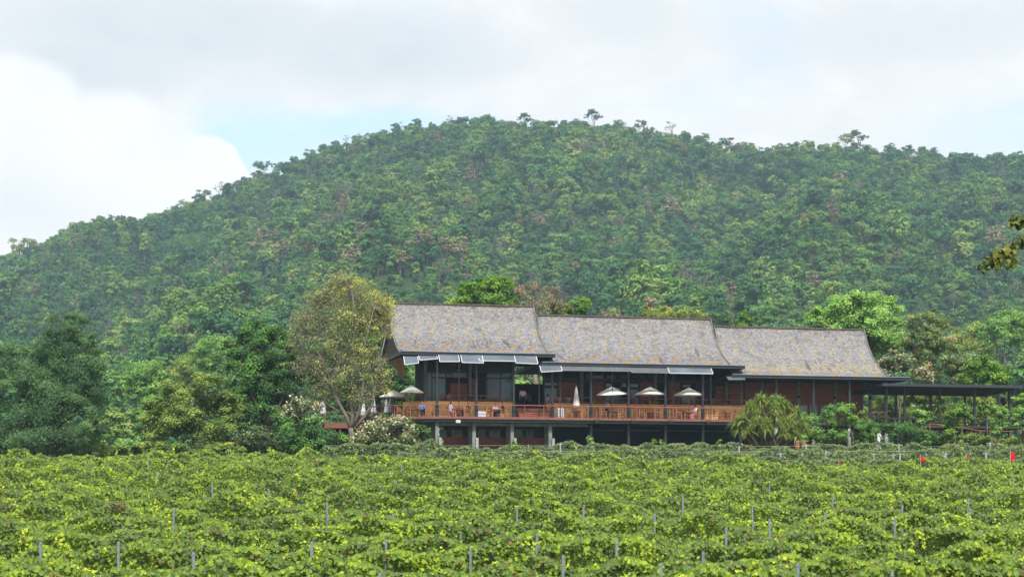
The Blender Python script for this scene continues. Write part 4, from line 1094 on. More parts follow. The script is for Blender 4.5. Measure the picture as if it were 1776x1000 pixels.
def mk_closed(h=2.75, L_=1.75):
    r_ = empty('closed_parasol', (0,0,0))
    mb = MB(); mb.tube([(0,0,.1),(0,0,h)], .028, 8); mb.build('pole', M['furn'], r_)
    mb = MB(); mb.lathe([(.0,0),(.3,0),(.3,.08),(.06,.12),(.05,.3)], n=16); mb.build('base', M['black'], r_)
    prof = [(.03,0),(.08,-.12),(.12,-.4),(.17,-.8),(.22,-1.15),(.27,-1.5),(.25,-1.66),(.12,-1.7)]
    vs = []; fs = []; n = 24
    for (q, z) in prof:
        for k in range(n):
            t = 2*PI*k/n; rr = q*(1+.22*math.sin(8*t+z*1.5)*min(1, -z)); vs.append((rr*math.cos(t), rr*math.sin(t), h-.05+z*L_/1.7))
    for i in range(len(prof)-1):
        for k in range(n): k2 = (k+1) % n; fs.append((i*n+k,i*n+k2,(i+1)*n+k2,(i+1)*n+k))
    mb = MB(); mb._add(vs, fs, True); mb.build('canopy', M['canvas'], r_)
    mb = MB(); mb.lathe([(.0,.12),(.04,.06),(.03,0),(0,0)], (0,0,h-.03), 8); mb.build('finial', M['redrail'], r_)
    return r_
chair0 = mk_chair(); used_c = [False]
def chair(px, v, rz, label, z=ZD, grp='wooden armchairs on the terraces'):
    r_ = chair0 if not used_c[0] else copy_tree(chair0); used_c[0] = True
    tag(r_, label, 'chair', grp); return put(r_, pu(px, v), v, z, rz)
tab0 = mk_table(); used_t = [False]
def table(px, v, label, z=ZD):
    r_ = tab0 if not used_t[0] else copy_tree(tab0); used_t[0] = True
    tag(r_, label, 'table', 'wooden tables on the terraces'); return put(r_, pu(px, v), v, z, rng.normal()*.03)
low_ch = [(696,3.0,.8),(708,3.6,-.5),(732,4.3,0),(740,4.0,2.4),(748.5,4.4,.4),(780,4.2,PI/2+.2),(788,3.2,0),(811.5,4.2,-PI/2),(800,3.2,.1),(847,4.3,PI/2),(859,3.3,0),(872,4.3,-PI/2),(985,4.3,PI/2),(1013,4.2,-PI/2),(998,3.3,.1),(1037,3.9,.3),(1046,4.3,PI/2),(1079,4.3,-PI/2-.1),(1112,4.3,PI/2),(1139,4.3,-PI/2),(1128,3.3,0),(1176,4.4,PI/2),(1184,3.3,.1),(1206,4.5,-PI/2),(1244,4.2,PI/2),(1271,4.3,-PI/2),(1256,3.3,0)]
for i, (px, v, rz) in enumerate(low_ch): chair(px, v, rz, 'wooden armchair on the lower deck, %s from the left' % ordinal(i+1))
tabs = [(718,3.4),(796,4.2),(860,4.3),(999,4.2),(1064,4.2),(1126,4.2),(1193,4.3),(1258,4.2)]
for i, (px, v) in enumerate(tabs): table(px, v, 'square wooden table on the lower deck, %s from the left' % ordinal(i+1))
up_ch = [(766,1.6),(778,1.2),(800,1.5),(812,1.2),(822,1.6),(846,1.4),(858,1.7),(872,1.3),(884,1.6),(950,1.5),(970,1.5),(986,1.5),(1012,1.5),(1052,1.5),(1066,1.4),(1092,1.5),(1103,1.5),(1120,1.4),(1133,1.6),(1160,1.5),(1187,1.5),(1204,1.5),(1237,1.5),(1262,1.5)]
for i, (px, v) in enumerate(up_ch): chair(px, v, rng.choice([PI/2,-PI/2,0])+rng.normal()*.1, 'wooden armchair on the upper floor behind the rail, %s from the left' % ordinal(i+1), ZU)
uts = [(789,1.4),(834,1.5),(866,1.4),(960,1.4),(1000,1.5),(1080,1.4),(1127,1.5),(1195,1.5),(1250,1.4)]
for i, (px, v) in enumerate(uts): table(px, v, 'square wooden table on the upper floor, %s from the left' % ordinal(i+1), ZU)
p0 = mk_parasol(); c0 = mk_closed()
op = [(683,-1.5,675.5,1.3,'open cream parasol, lowest and leftmost of all, at the curved deck end'),(714,3.3,666.5,1.0,'smaller open cream parasol just above and right of the leftmost one'),
      (1063,4.2,669.5,1.3,'open cream parasol, left of the three in front of the right rooms'),(1127,4.2,669.5,1.3,'open cream parasol, middle one of the three in front of the right rooms'),(1194.5,4.2,671,1.3,'open cream parasol, right of the three in front of the right rooms')]
for i, (px, v, yt, rw, lb) in enumerate(op):
    r_ = p0 if i == 0 else copy_tree(p0)
    put(r_, pu(px, v), v, ZD, .2+i*.3 if i < 2 else PI/8); zt = pz(yt, px, v); s = (zt-ZD)/2.75
    r_.scale = (rw/1.28, rw/1.28, s); tag(r_, lb, 'parasol', 'open parasols')
    if i == 2: r_.rotation_euler = (R(2), R(-5), AL+PI/8)
cl = [(999.5,4.2,665,'tall cream folded parasol standing alone in the middle of the deck'),(560.5,-9,687,'folded white parasol farthest left, left of the bare-branched tree'),
      (628.5,-9,693,'folded white parasol right of the tree trunk, shortest looking'),(648,-8.5,681.5,'slim folded white parasol right of the tree, second before the open parasols'),
      (670.5,-4,689,'folded white parasol, left one of the close pair under the open parasol'),(677,-3,688,'folded white parasol, right one of the close pair under the open parasol')]
for i, (px, v, yt, lb) in enumerate(cl):
    r_ = c0 if i == 0 else copy_tree(c0)
    put(r_, pu(px, v), v, ZD, i*.7); zt = pz(yt, px, v); r_.scale = (1.0 if i == 0 else .9, 1.0 if i == 0 else .9, (zt-ZD)/2.87); tag(r_, lb, 'parasol', 'folded parasols')
    if i: 
        for ch in r_.children:
            if ch.name.startswith('canopy'): ch.material_slots[0].link = 'OBJECT'; ch.material_slots[0].material = M['whitecloth']
    if i == 2: r_.rotation_euler = (0, R(4), AL)
# stacked white crates and chest
for i, (px, v, n, lb, col) in enumerate(((972,4.9,4,'white slatted box stack beside the stair post','white'),(834,4.6,2,'low grey-blue cooler box on the deck by the fifth chair','whitecloth'))):
    r_ = local_thing('storage_box', pu(px, v), v, ZD); tag(r_, lb, 'box')
    h = .22 if n == 4 else .28
    for k in range(n):
        mb = MB(); mb.box(-.28 if n == 4 else -.4, .28 if n == 4 else .4, -.2,.2,k*h+.004,(k+1)*h-.03); mb.box(-.25,.25,-.17,.17,(k+1)*h-.03,(k+1)*h+.002); mb.build('tray', M[col], r_, .01)
for (px, v, z) in ((1146-14.5,2.66,10.13),(1131-.5,1.5,ZU+.76),(1138,1.5,ZU+.76)):
    pass
for i, px in enumerate((1031.5, 1130, 1137.5)):
    r_ = local_thing('flower_bowl', pu(px, 2.66), 2.66, 10.10); tag(r_, ['yellow bunch of flowers on the board parapet near the middle column','yellow bunch of flowers on the parapet, left of the close pair','yellow bunch of flowers on the parapet, right of the close pair'][i], 'flowers')
    mb = MB(); mb.lathe([(0,0),(.06,0),(.1,.1),(.09,.1)], n=10); mb.build('bowl', M['brownstuff'], r_)
    v_, f_, t_ = leaf_geo(rng.normal(size=(90,3))*np.array([.13,.06,.05])+np.array([0,0,.17]), rdir(90,.5), np.full(90,.07), rng.random(90), .8); link_mesh('bouquet', np_mesh('bouquet', v_, f_, tone=t_), M['yblossom'], r_)

# ------------------------------------------------------------------ people
def caps(mb, a, b, ra, rb):
    mb.sphere(a, ra, 10, 8); mb.sphere(b, rb, 10, 8); mb.tube([a, b], [ra, rb], 10)
def remesh(mb, vox, name):
    me = mb.mesh('tmp'); o = bpy.data.objects.new('tmp', me); COL.objects.link(o)
    m = o.modifiers.new('r','REMESH'); m.mode = 'VOXEL'; m.voxel_size = vox; m.use_smooth_shade = True
    s = o.modifiers.new('s','SMOOTH'); s.factor = .5; s.iterations = 2
    dg = bpy.context.evaluated_depsgraph_get(); out = bpy.data.meshes.new_from_object(o.evaluated_get(dg)); out.name = name
    bpy.data.objects.remove(o); bpy.data.meshes.remove(me)
    out.polygons.foreach_set('use_smooth', [True]*len(out.polygons)); out.materials.clear()
    return out
V3 = Vector
def pose_joints(kind):
    J = {}
    if kind == 'seated':
        J = dict(hip=(0,0,.52), waist=(0,.02,.70), chest=(0,.02,.90), neck=(0,0,1.07), head=(0,-.04,1.22))
        for s in (-1,1):
            J['sh',s]=(s*.17,.02,1.02); J['el',s]=(s*.23,-.08,.78); J['wr',s]=(s*.13,-.32,.80); J['hd',s]=(s*.10,-.41,.79)
            J['th',s]=(s*.09,0,.52); J['kn',s]=(s*.12,-.43,.51); J['an',s]=(s*.12,-.40,.09); J['to',s]=(s*.13,-.55,.035)
    elif kind == 'walking':
        J = dict(hip=(0,0,.92), waist=(0,-.01,1.08), chest=(0,-.02,1.27), neck=(0,-.03,1.44), head=(0,-.06,1.59))
        for s in (-1,1):
            J['sh',s]=(s*.17,-.02,1.38); J['el',s]=(s*.21,-.10+s*.04,1.12); J['wr',s]=(s*.17,-.34,1.05); J['hd',s]=(s*.15,-.43,1.04)
            J['th',s]=(s*.09,0,.9); J['kn',s]=(s*.1,-.12 if s > 0 else .04,.49); J['an',s]=(s*.1,-.2 if s > 0 else .26,.09); J['to',s]=(s*.11,-.36 if s > 0 else .13,.04)
    else:
        J = dict(hip=(0,0,.94), waist=(0,0,1.08), chest=(0,0,1.28), neck=(0,0,1.46), head=(0,-.02,1.61))
        for s in (-1,1):
            J['sh',s]=(s*.185,0,1.40); J['el',s]=(s*.25,.03,1.13); J['wr',s]=(s*.26,-.04,.90); J['hd',s]=(s*.26,-.06,.80)
            J['th',s]=(s*.09,0,.92); J['kn',s]=(s*.11,-.02,.50); J['an',s]=(s*.12,.02,.09); J['to',s]=(s*.14,-.13,.035)
    return {k: V3(v) for k, v in J.items()}
def person_meshes(kind):
    J = pose_joints(kind); mb = MB()
    caps(mb, J['hip'], J['waist'], .135, .12); caps(mb, J['waist'], J['chest'], .12, .13)
    mb.tube([J['chest'], J['neck']], [.12,.06], 10); caps(mb, J['sh',-1], J['sh',1], .065, .065); caps(mb, J['neck'], J['head']-V3((0,-.02,.06)), .052, .05)
    h = J['head']; mb.sphere(h, (.077,.095,.115), 16, 12); mb.sphere(h+V3((0,-.03,-.06)), (.055,.062,.05), 12, 8)
    mb.tube([h+V3((0,-.09,.02)), h+V3((0,-.115,-.02)), h+V3((0,-.09,-.03))], [.008,.014,.012], 8)
    mb.sphere(h+V3((0,-.082,-.058)), (.024,.012,.009), 8, 6)
    for s in (-1,1): mb.sphere(h+V3((s*.078,.0,-.005)), (.012,.02,.03), 8, 6)
    for s in (-1,1):
        caps(mb, J['sh',s], J['el',s], .052, .040); caps(mb, J['el',s], J['wr',s], .040, .026)
        caps(mb, J['th',s], J['kn',s], .085, .056); caps(mb, J['kn',s], J['an',s], .055, .036); caps(mb, J['an',s], J['to',s], .040, .030)
        w, d = J['wr',s], (J['hd',s]-J['wr',s]).normalized(); side = d.cross(V3((0,0,1)))
        side = (side if side.length > .3 else V3((0,1,0))).normalized(); pal = w+d*.055; nrm = d.cross(side).normalized()
        for k in range(4):
            o_ = side*(.028*(k-1.5)/1.5); caps(mb, w+d*.02+o_*.6, w+d*.09+o_, .013, .012)
            ln = (.058,.07,.066,.05)[k]; p1 = w+d*.09+o_; p2 = p1+d*ln*.55+nrm*.008; p3 = p2+d*ln*.4+nrm*.02
            caps(mb, p1, p2, .0105, .0095); caps(mb, p2, p3, .0095, .008)
        t0 = w+d*.035-side*s*.022; t1 = t0-side*s*.028+d*.03; caps(mb, t0, t1, .012, .011); caps(mb, t1, t1+d*.03, .011, .009)
    body = remesh(mb, .0095, 'body')
    mb = MB(); caps(mb, J['hip']+V3((0,0,.02)), J['waist'], .145, .135); caps(mb, J['waist'], J['chest'], .135, .148); mb.tube([J['chest'], J['neck']-V3((0,0,.02))], [.14,.075], 12)
    caps(mb, J['sh',-1], J['sh',1], .076, .076)
    for s in (-1,1): e = J['sh',s].lerp(J['el',s], .75); caps(mb, J['sh',s], e, .068, .06)
    shirt = remesh(mb, .018, 'shirt')
    mb = MB(); caps(mb, J['hip'], J['hip']+V3((0,0,.08)), .15, .142)
    for s in (-1,1): caps(mb, J['th',s], J['kn',s], .10, .072); caps(mb, J['kn',s], J['kn',s].lerp(J['an',s], .9), .072, .058)
    trousers = remesh(mb, .018, 'trousers')
    mb = MB(); mb.sphere(h+V3((0,.018,.022)), (.087,.098,.112), 14, 10); mb.sphere(h+V3((0,.05,-.03)), (.07,.06,.08), 10, 8)
    hair = mb.mesh('hair')
    mb = MB()
    for s in (-1,1): mb.sphere(h+V3((s*.03,-.083,.012)), (.011,.006,.007), 8, 6)
    eyes = mb.mesh('eyes')
    mb = MB()
    for s in (-1,1): caps(mb, J['an',s]-V3((0,-.03,.04)), J['to',s], .045, .04)
    shoes = mb.mesh('shoes')
    return dict(body=body, shirt=shirt, trousers=trousers, hair=hair, eyes=eyes, shoes=shoes)
PM = {k: person_meshes(k) for k in ('seated','standing','walking')}
def cloth(name, c): 
    if name not in M: M[name] = simple(name, c, .85, .1, var=.12, scale=8)
    return M[name]
cloth('skin', (.42,.22,.14)); cloth('black_hair', (.012,.010,.009)); cloth('brown_hair', (.08,.04,.02)); cloth('dark_trousers', (.015,.018,.03)); cloth('jeans', (.04,.09,.20)); cloth('blue_shirt', (.06,.20,.50)); cloth('white_shirt', (.55,.55,.58)); cloth('pink_white', (.66,.52,.56)); cloth('pale_pink', (.60,.45,.42)); cloth('black_dress', (.012,.012,.016)); cloth('grey_shirt', (.09,.10,.12)); cloth('tan_shirt', (.38,.24,.16)); cloth('pale_blue', (.42,.52,.68)); cloth('shoe', (.02,.018,.016)); cloth('pink', (.6,.18,.3))
def person(kind, px, v, z, rz, label, shirt, trousers, hair='black_hair', sc=1.0, world=None):
    r_ = empty('person', (0,0,0)); tag(r_, label, 'person')
    for nm, mt in (('body','skin'),('shirt',shirt),('trousers',trousers),('hair',hair),('eyes','black_hair'),('shoes','shoe')):
        o = bpy.data.objects.new(nm, PM[kind][nm]); COL.objects.link(o); o.parent = r_
        if not o.data.materials: o.data.materials.append(M[mt])
        o.material_slots[0].link = 'OBJECT'; o.material_slots[0].material = M[mt]
    if world is not None: r_.location = world; r_.rotation_euler = (0,0,rz)
    else: put(r_, pu(px, v), v, z, rz)
    r_.scale = (sc,sc,sc); return r_
person('standing', 906.5, 2.0, ZU, PI, 'person standing in a pinkish white shirt and dark trousers at the stair opening', 'pink_white', 'dark_trousers', sc=1.04)
person('standing', 915.5, .6, ZU, PI-.4, 'person in a dark grey shirt half hidden behind the standing one at the stair opening', 'grey_shirt', 'dark_trousers', sc=.88)
person('standing', 1053, 3.9, ZD, -PI/2+.3, 'person standing on the lower deck in a white shirt and black trousers under the parasol', 'white_shirt', 'black_dress', sc=.97)
person('seated', 732, 4.3, ZD, 0, 'seated person in a bright blue top near the curved deck end', 'blue_shirt', 'dark_trousers')
person('seated', 782, 4.2, ZD, PI/2+.1, 'seated person in a pale blue top and pink trousers on the left deck', 'pale_blue', 'pink')
person('seated', 811, 4.2, ZD, -PI/2, 'seated person in a black dress facing left on the left deck', 'black_dress', 'black_dress', 'brown_hair')
person('seated', 859, 3.3, ZD, 0, 'seated person in a pale pink top behind the third deck table', 'pink_white', 'dark_trousers')
person('seated', 871, 4.3, ZD, -PI/2, 'seated person in dark top and blue jeans leaning back at the third deck table', 'black_dress', 'jeans')
person('seated', 1206, 4.5, ZD, -PI/2+.3, 'seated person in a white and pink shirt under the right parasol', 'white_shirt', 'pink')
person('seated', 779, 1.2, ZU, .3, 'seated person in a tan top on the upper floor, leftmost one there', 'tan_shirt', 'dark_trousers')
person('seated', 817.5, 1.4, ZU, -.6, 'dark-haired seated person on the upper floor beside the pale pillar', 'grey_shirt', 'dark_trousers')
person('seated', 950, 1.5, ZU, PI/2, 'seated person in a white shirt on the upper floor right of the stair opening', 'white_shirt', 'dark_trousers')
person('seated', 969.5, 1.3, ZU, PI, 'seated person in a pale pink top, second on the upper floor right of the stair', 'pale_pink', 'dark_trousers', 'brown_hair')
person('seated', 985.5, 1.3, ZU, PI-.4, 'seated person in a light blue top left of the folded middle parasol', 'pale_blue', 'dark_trousers')
person('seated', 1104, 1.3, ZU, PI/2, 'seated person in a pale blue shirt on the upper floor left of the middle parasol', 'pale_blue', 'jeans')
person('seated', 1237, 1.4, ZU, PI/2, 'seated person in tan, left of the two at the far right upstairs', 'tan_shirt', 'dark_trousers')
person('seated', 1262, 1.4, ZU, -PI/2, 'seated person in a dark top on the upper floor, farthest right of all', 'black_dress', 'dark_trousers')
Yp = 163.0; xw = pxX(1524, Yp); gz = float(terrain(xw, Yp))
person('walking', 0, 0, 0, PI/2+.25, 'person in white walking with arms held forward beyond the vines', 'white_shirt', 'whitecloth', 'brown_hair', world=(xw, Yp, gz), sc=1.0)
# ------------------------------------------------------------------ trees and shrubs near the building
def gbase(px, Y): x = pxX(px, Y); return (x, Y, float(terrain(x, Y)))
Y = 152
make_tree('casuarina_tree', 'big feathery blue-green tree at the far left edge', 'tree',
  [LB(120,575,Y,34,36),LB(100,610,Y,50,40),LB(60,630,Y,52,40),LB(140,650,Y,48,50),LB(25,665,Y,50,45),LB(85,690,Y,60,50),LB(140,715,Y,50,50),LB(30,735,Y,50,45),LB(95,755,Y,70,35),LB(150,690,Y,42,35),LB(10,620,Y,30,30,w=.6),LB(150,600,Y,22,30,w=.7),LB(175,745,Y,22,30,w=.6),LB(-40,700,Y,50,60)],
  gbase(85, Y), 95000, 'l', 'casuarina', bark='darkbark', size=.24, r0=.3, up=.2, clump=.30, tvar=.17, aspect=.22, tone0=.40, droop=.15, twigs=120, inner=.25)
Y = 163
make_tree('olive_tree', 'rounded olive-green tree between the far left tree and the dark tall one', 'tree',
  [LB(360,680,Y,38,32),LB(320,700,Y,42,36),LB(285,715,Y,36,34),LB(385,715,Y,34,38),LB(265,745,Y,30,30),LB(330,745,Y,55,34),LB(390,750,Y,35,30),LB(295,668,Y,20,10,w=.5),LB(350,660,Y,22,14,w=.6)],
  gbase(335, Y), 42000, 'l', 'olive', bark='darkbark', size=.19, r0=.18, up=.35, clump=.27, tvar=.15, tone0=.42, twigs=90)
Y = 166
make_tree('lime_green_tree', 'small bright green tree at the left foot of the olive-green one', 'tree',
  [LB(300,675,Y,20,14),LB(268,690,Y,20,20),LB(252,735,Y,18,26),LB(258,768,Y,18,18),LB(262,710,Y,20,20)], gbase(258, Y), 11000, 'l', 'midgreen', size=.2, r0=.14, clump=.3, tone0=.42, twigs=30)
Y = 168
make_tree('dark_green_tree', 'tall dense dark green tree left of the yellowing bare-branched one', 'tree',
  [LB(450,578,Y,32,26),LB(425,605,Y,32,32),LB(470,600,Y,36,32),LB(415,640,Y,26,34),LB(460,650,Y,48,42),LB(435,690,Y,40,40),LB(480,690,Y,40,45),LB(430,735,Y,34,38),LB(485,745,Y,50,38),LB(505,640,Y,24,40),LB(400,600,Y,14,14,w=.6)],
  gbase(460, Y), 52000, 'l', 'deepgreen', size=.19, r0=.32, up=.3, clump=.27, tvar=.19, tone0=.47, twigs=90)
Y = 186
make_tree('shade_tree', 'dark green tree filling the gap behind the folded white parasols', 'tree',
  [LB(600,600,Y,40,35),LB(650,620,Y,38,40),LB(680,650,Y,35,45),LB(620,670,Y,50,45),LB(570,680,Y,40,45),LB(660,700,Y,45,35),LB(555,630,Y,30,35),LB(700,690,Y,30,40),LB(640,570,Y,25,22)],
  gbase(625, Y), 40000, 'l', 'deepgreen', size=.24, r0=.3, clump=.27, tvar=.19, tone0=.42, twigs=40)
# the yellowing tree whose limbs show
Y = 166
lob = [LB(560,520,Y,36,22),LB(610,505,Y,40,26),LB(650,530,Y,34,26),LB(540,560,Y,36,26),LB(600,560,Y,48,28),LB(655,570,Y,30,26,w=1.1),LB(520,590,Y,24,24,w=.6),LB(570,600,Y,40,26,w=.6),LB(625,610,Y,40,26,w=.7),LB(540,640,Y,38,28,w=.7),LB(590,650,Y,38,30,w=.8),LB(645,640,Y,32,28,w=.9),LB(565,685,Y,30,22,w=.5),LB(625,690,Y,30,22,w=.6),LB(660,670,Y,20,26,w=.6),LB(590,488,Y,26,12,w=.6),LB(668,545,Y,16,22,w=.9)]
base = np.array(gbase(611, Y))
root = empty('yellowing_tree', tuple(base)); tag(root, 'tall half-bare tree with yellow leaves and pale forking limbs beside the left roof', 'tree')
(v, f, t), cl = crown(lob, 26000, .15, up=.3, clump=.34, inner=.35, tone0=.47, tvar=.2, nclump=60)
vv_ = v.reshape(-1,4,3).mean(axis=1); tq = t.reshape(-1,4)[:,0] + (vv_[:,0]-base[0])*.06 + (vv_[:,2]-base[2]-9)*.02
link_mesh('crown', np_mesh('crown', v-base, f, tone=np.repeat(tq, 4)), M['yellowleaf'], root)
mb = MB(); s = Y/F
def q(px, py, dy=0): p = P(px, py, Y+dy); return np.array(p)-base
mb.tube([(0,0,-.3),(0,0,.4),q(610,752),q(609,742)], [.32,.27,.25,.24], 10)
limbs = [[(609,745),(600,720),(583,690),(572,655),(556,620),(540,585),(530,550)],[(609,745),(612,715),(606,680),(598,640),(590,600),(584,560),(580,510)],[(611,745),(622,715),(628,690),(631,650),(630,610),(640,570),(648,535)],[(611,748),(632,722),(646,700),(652,660),(660,620),(668,585)],
 [(583,690),(560,665),(545,640),(525,612),(512,590)],[(598,640),(612,600),(618,560),(612,515)],[(590,600),(566,570),(556,530)],[(572,655),(585,620),(600,590),(606,560)],[(628,690),(640,660),(642,630)],[(600,720),(575,705),(555,690),(535,665)]]
ends = []
for i, l in enumerate(limbs):
    d = rng.normal()*1.2; pts = [q(a, b, d*k/len(l)) for k, (a, b) in enumerate(l)]
    r0_ = .17 if i < 4 else .08
    mb.tube(pts, list(np.linspace(r0_, .045, len(pts))), 8); ends += pts[1:]
E = np.array(ends)
for c in cl[rng.permutation(len(cl))[:520]]-base:
    k = np.argmin(np.linalg.norm(E-c, axis=1)+rng.random(len(E))*.8); pts = bend(E[k], c, 4, .1)
    mb.tube(pts, [.034,.026,.018,.012,.008], 4, False)
    for _ in range(2): e2 = c+rng.normal(size=3)*.5+np.array([0,0,.3]); mb.tube(bend(pts[2], e2, 2, .1), [.022,.016,.009], 3, False)
mb.build('trunk', M['palebark'], root)

def shrub(name, label, Y, lobs, n, mat, size, px, blos=None, tone0=.5, **kw):
    kw.setdefault('twigs', 25); kw.setdefault('clump', .3)
    return make_tree(name, label, 'shrub', [LB(a,b,Y,c,d,w=(e[0] if e else 1)) for (a,b,c,d,*e) in lobs], gbase(px, Y), n, 'l', mat, size=size, r0=.09, extra=blos, tone0=tone0, **kw)
shrub('frangipani_shrub','rounded shrub full of cream blossoms at the left corner of the deck',160,[(640,765,30,22),(675,758,36,26),(705,765,28,26),(660,745,26,16),(690,742,22,14),(635,778,24,14)],9000,'shrubleaf',.2,670,[('blossom','blossom',2600,.21,.95)],bark='palebark')
shrub('frangipani_shrub','sparse cream-flowered shrub left of the bare-branched tree, under the leftmost folded parasol',163,[(525,705,22,14),(510,715,14,10),(545,712,14,10)],1500,'shrubleaf',.2,530,[('blossom','blossom',600,.2,.95)],bark='palebark')
shrub('frangipani_shrub','low dark shrub with a few cream blossoms under the dark green tree',161,[(440,755,28,14),(470,765,24,14),(420,768,18,12)],3500,'shrubleaf',.2,450,[('blossom','blossom',130,.16,.6)],bark='palebark')
shrub('frangipani_shrub','cream-blossomed shrub behind the right end of the rightmost roof',186,[(1550,630,24,20),(1535,640,16,18),(1575,640,20,20),(1595,655,20,14)],6000,'shrubleaf',.2,1560,[('blossom','blossom',1500,.19,.95)],bark='palebark')
shrub('green_bush','dense dark green bush right of the frangipani under the dark tree',161,[(510,755,34,24),(550,745,30,24),(575,765,28,20),(530,775,40,18),(595,775,18,14)],15000,'deepgreen',.19,540,tone0=.5)
shrub('green_bush','dark bush in the shadow of the deck corner, right of the blossoming shrub',166,[(715,745,18,22),(700,770,22,16),(735,765,14,16)],6000,'deepgreen',.17,715,tone0=.35)
shrub('potted_shrub','small green shrub in a pale pot below the middle of the deck',166.5,[(1024,762,6,6),(1027,768,7,4),(1020,757,3,3)],500,'midgreen',.16,1025,tone0=.6,twigs=10)
pot = empty('plant_pot', gbase(1025,166.3)); tag(pot, 'pale pot under the small green shrub below the deck', 'pot'); mb = MB(); mb.lathe([(0,0),(.16,0),(.22,.35),(.19,.35),(.0,.3)], n=14); mb.build('pot', M['pale_concrete'], pot)
for i, (px, h) in enumerate(((892,765),(992,766),(1133,762),(1146,764),(1248,764))):
    shrub('young_plant','low green plant in the dark space under the deck, %s from the left' % ordinal(i+1),167,[(px,h+3,5,5),(px+3,h+8,6,5)],300,'bright' if i > 1 else 'midgreen',.17,px,tone0=.5,twigs=6)
ub_ = [(x_, 783+rng.normal()*3, 22, 14) for x_ in range(-20, 600, 22)]
for i, (a_, b_) in enumerate(((-20,130),(130,260),(260,400),(400,600))):
    shrub('undergrowth_bush','low dark undergrowth along the vineyard crest, %s of four from the left' % ordinal(i+1),156+i*2,[(q_[0],q_[1],q_[2],q_[3]) for q_ in ub_ if a_ <= q_[0] < b_],16000,('casuarina','olive','olive','deepgreen')[i],.2,(a_+b_)/2,tone0=.35)
# trees behind the roofs
def btree(name, label, Y, lobs, n, mat, size, px, **kw):
    kw.setdefault('twigs', 40)
    return make_tree(name, label, 'tree', [LB(a,b,Y,c,d,w=(e[0] if e else 1)) for (a,b,c,d,*e) in lobs], gbase(px, Y), n, 'l', mat, size=size, r0=.3, **kw)
btree('bright_tree','bright green crown rising behind the left roof',196,[(835,500,36,18),(810,512,28,16),(860,495,26,14),(878,508,22,16),(800,528,28,14),(850,525,45,20),(845,560,40,30)],17000,'bright',.24,845,clump=.25,tone0=.5)
btree('withered_tree','withered brownish tree right of the bright green crown behind the left roof',192,[(925,505,28,16),(900,515,26,18),(955,515,24,16),(930,530,44,18),(975,535,18,12),(920,560,30,24)],3800,'brown',.17,925,clump=.3,tone0=.5,twigs=220,bark='palebark')
btree('bright_tree','small bright green crown just right of the left roof top',194,[(1000,530,26,14),(975,538,20,12),(1015,540,16,14),(955,530,14,8),(990,560,26,16)],7500,'bright',.22,995,clump=.25,tone0=.5)
btree('yellow_flowered_tree','tree with scattered yellow flower heads behind the middle roof',200,[(1135,538,20,14),(1165,545,22,10),(1200,545,24,8,.4),(1150,560,40,18),(1220,548,14,6,.2)],5500,'olive',.2,1150,clump=.28,tone0=.5,twigs=120,extra=[('blossom','yblossom',230,.22,.6)])
btree('bright_tree','small bright crown peeping over the right end of the middle roof',205,[(1295,548,14,10),(1305,556,16,10),(1270,558,12,8),(1290,575,22,14)],4000,'bright',.22,1290,clump=.25,tone0=.4)
btree('broad_tree','large rounded green tree behind the right roof',200,[(1490,525,42,20),(1455,540,40,24),(1525,540,38,26),(1425,558,26,20),(1490,560,55,32),(1540,580,32,30),(1500,600,50,34),(1550,610,24,26),(1450,580,44,26)],62000,'midgreen',.24,1495,clump=.25,tone0=.62,tvar=.17)
btree('mixed_tree','tree with reddish and green leaves right of the large rounded one',196,[(1600,560,28,20,.7),(1630,580,30,26,.8),(1600,600,36,30),(1640,625,36,30),(1590,640,34,26),(1660,645,26,22),(1620,550,14,14,.5)],22000,'mixbrown',.21,1620,clump=.27,tone0=.52,tvar=.2,twigs=120)
btree('bright_tree','bright green leafy tree above the walkway at the right edge',194,[(1700,632,26,18),(1725,640,26,20),(1685,650,24,18),(1715,660,40,18),(1745,655,14,12)],16000,'bright',.22,1710,clump=.26,tone0=.42)
btree('yellow_green_tree','pale yellow-green bush at the right edge behind the walkway end',190,[(1765,700,16,14),(1780,715,20,20),(1755,725,16,14),(1785,690,16,14)],6000,'bright',.2,1770,clump=.26,tone0=.68)
btree('dark_green_tree','dark green trees seen through the walkway',192,[(1540,700,30,30),(1590,705,34,26),(1640,700,36,26),(1690,700,36,26),(1735,705,26,24),(1570,735,40,24),(1650,735,50,24),(1720,735,40,24),(1520,730,30,30)],36000,'olive',.22,1640,clump=.27,tone0=.33)
btree('low_palm_tree','dark tree with slender leaves under the left end of the walkway',183,[(1532,690,16,22),(1560,690,16,20),(1545,715,22,20)],7000,'deepgreen',.3,1545,clump=.3,tone0=.4,aspect=.25) if False else None
# right hillside foot, larger loose trees
for i, (px, py, Y_, rx, ry, mt) in enumerate(((1745,560,330,36,22,'midgreen'),(1690,580,350,36,22,'olive'),(222,775,230,26,12,'midgreen'),(375,610,330,40,26,'midgreen'),(330,640,340,36,24,'olive'),(250,650,300,36,24,'midgreen'))):
    btree('broadleaf_tree','loose green tree, %s' % ['upper of two right of the reddish tree','lower of two right of the reddish tree','low in the gap right of the feathery tree','above the dark tall tree','above and left of the olive tree, right one','above and left of the olive tree, left one'][i],Y_,[(px,py,rx,ry),(px-rx*.6,py+ry*.5,rx*.7,ry*.8),(px+rx*.6,py+ry*.5,rx*.7,ry*.8),(px,py+ry*1.2,rx*.9,ry)],15000,mt,.3,px,clump=.27,tone0=.5)

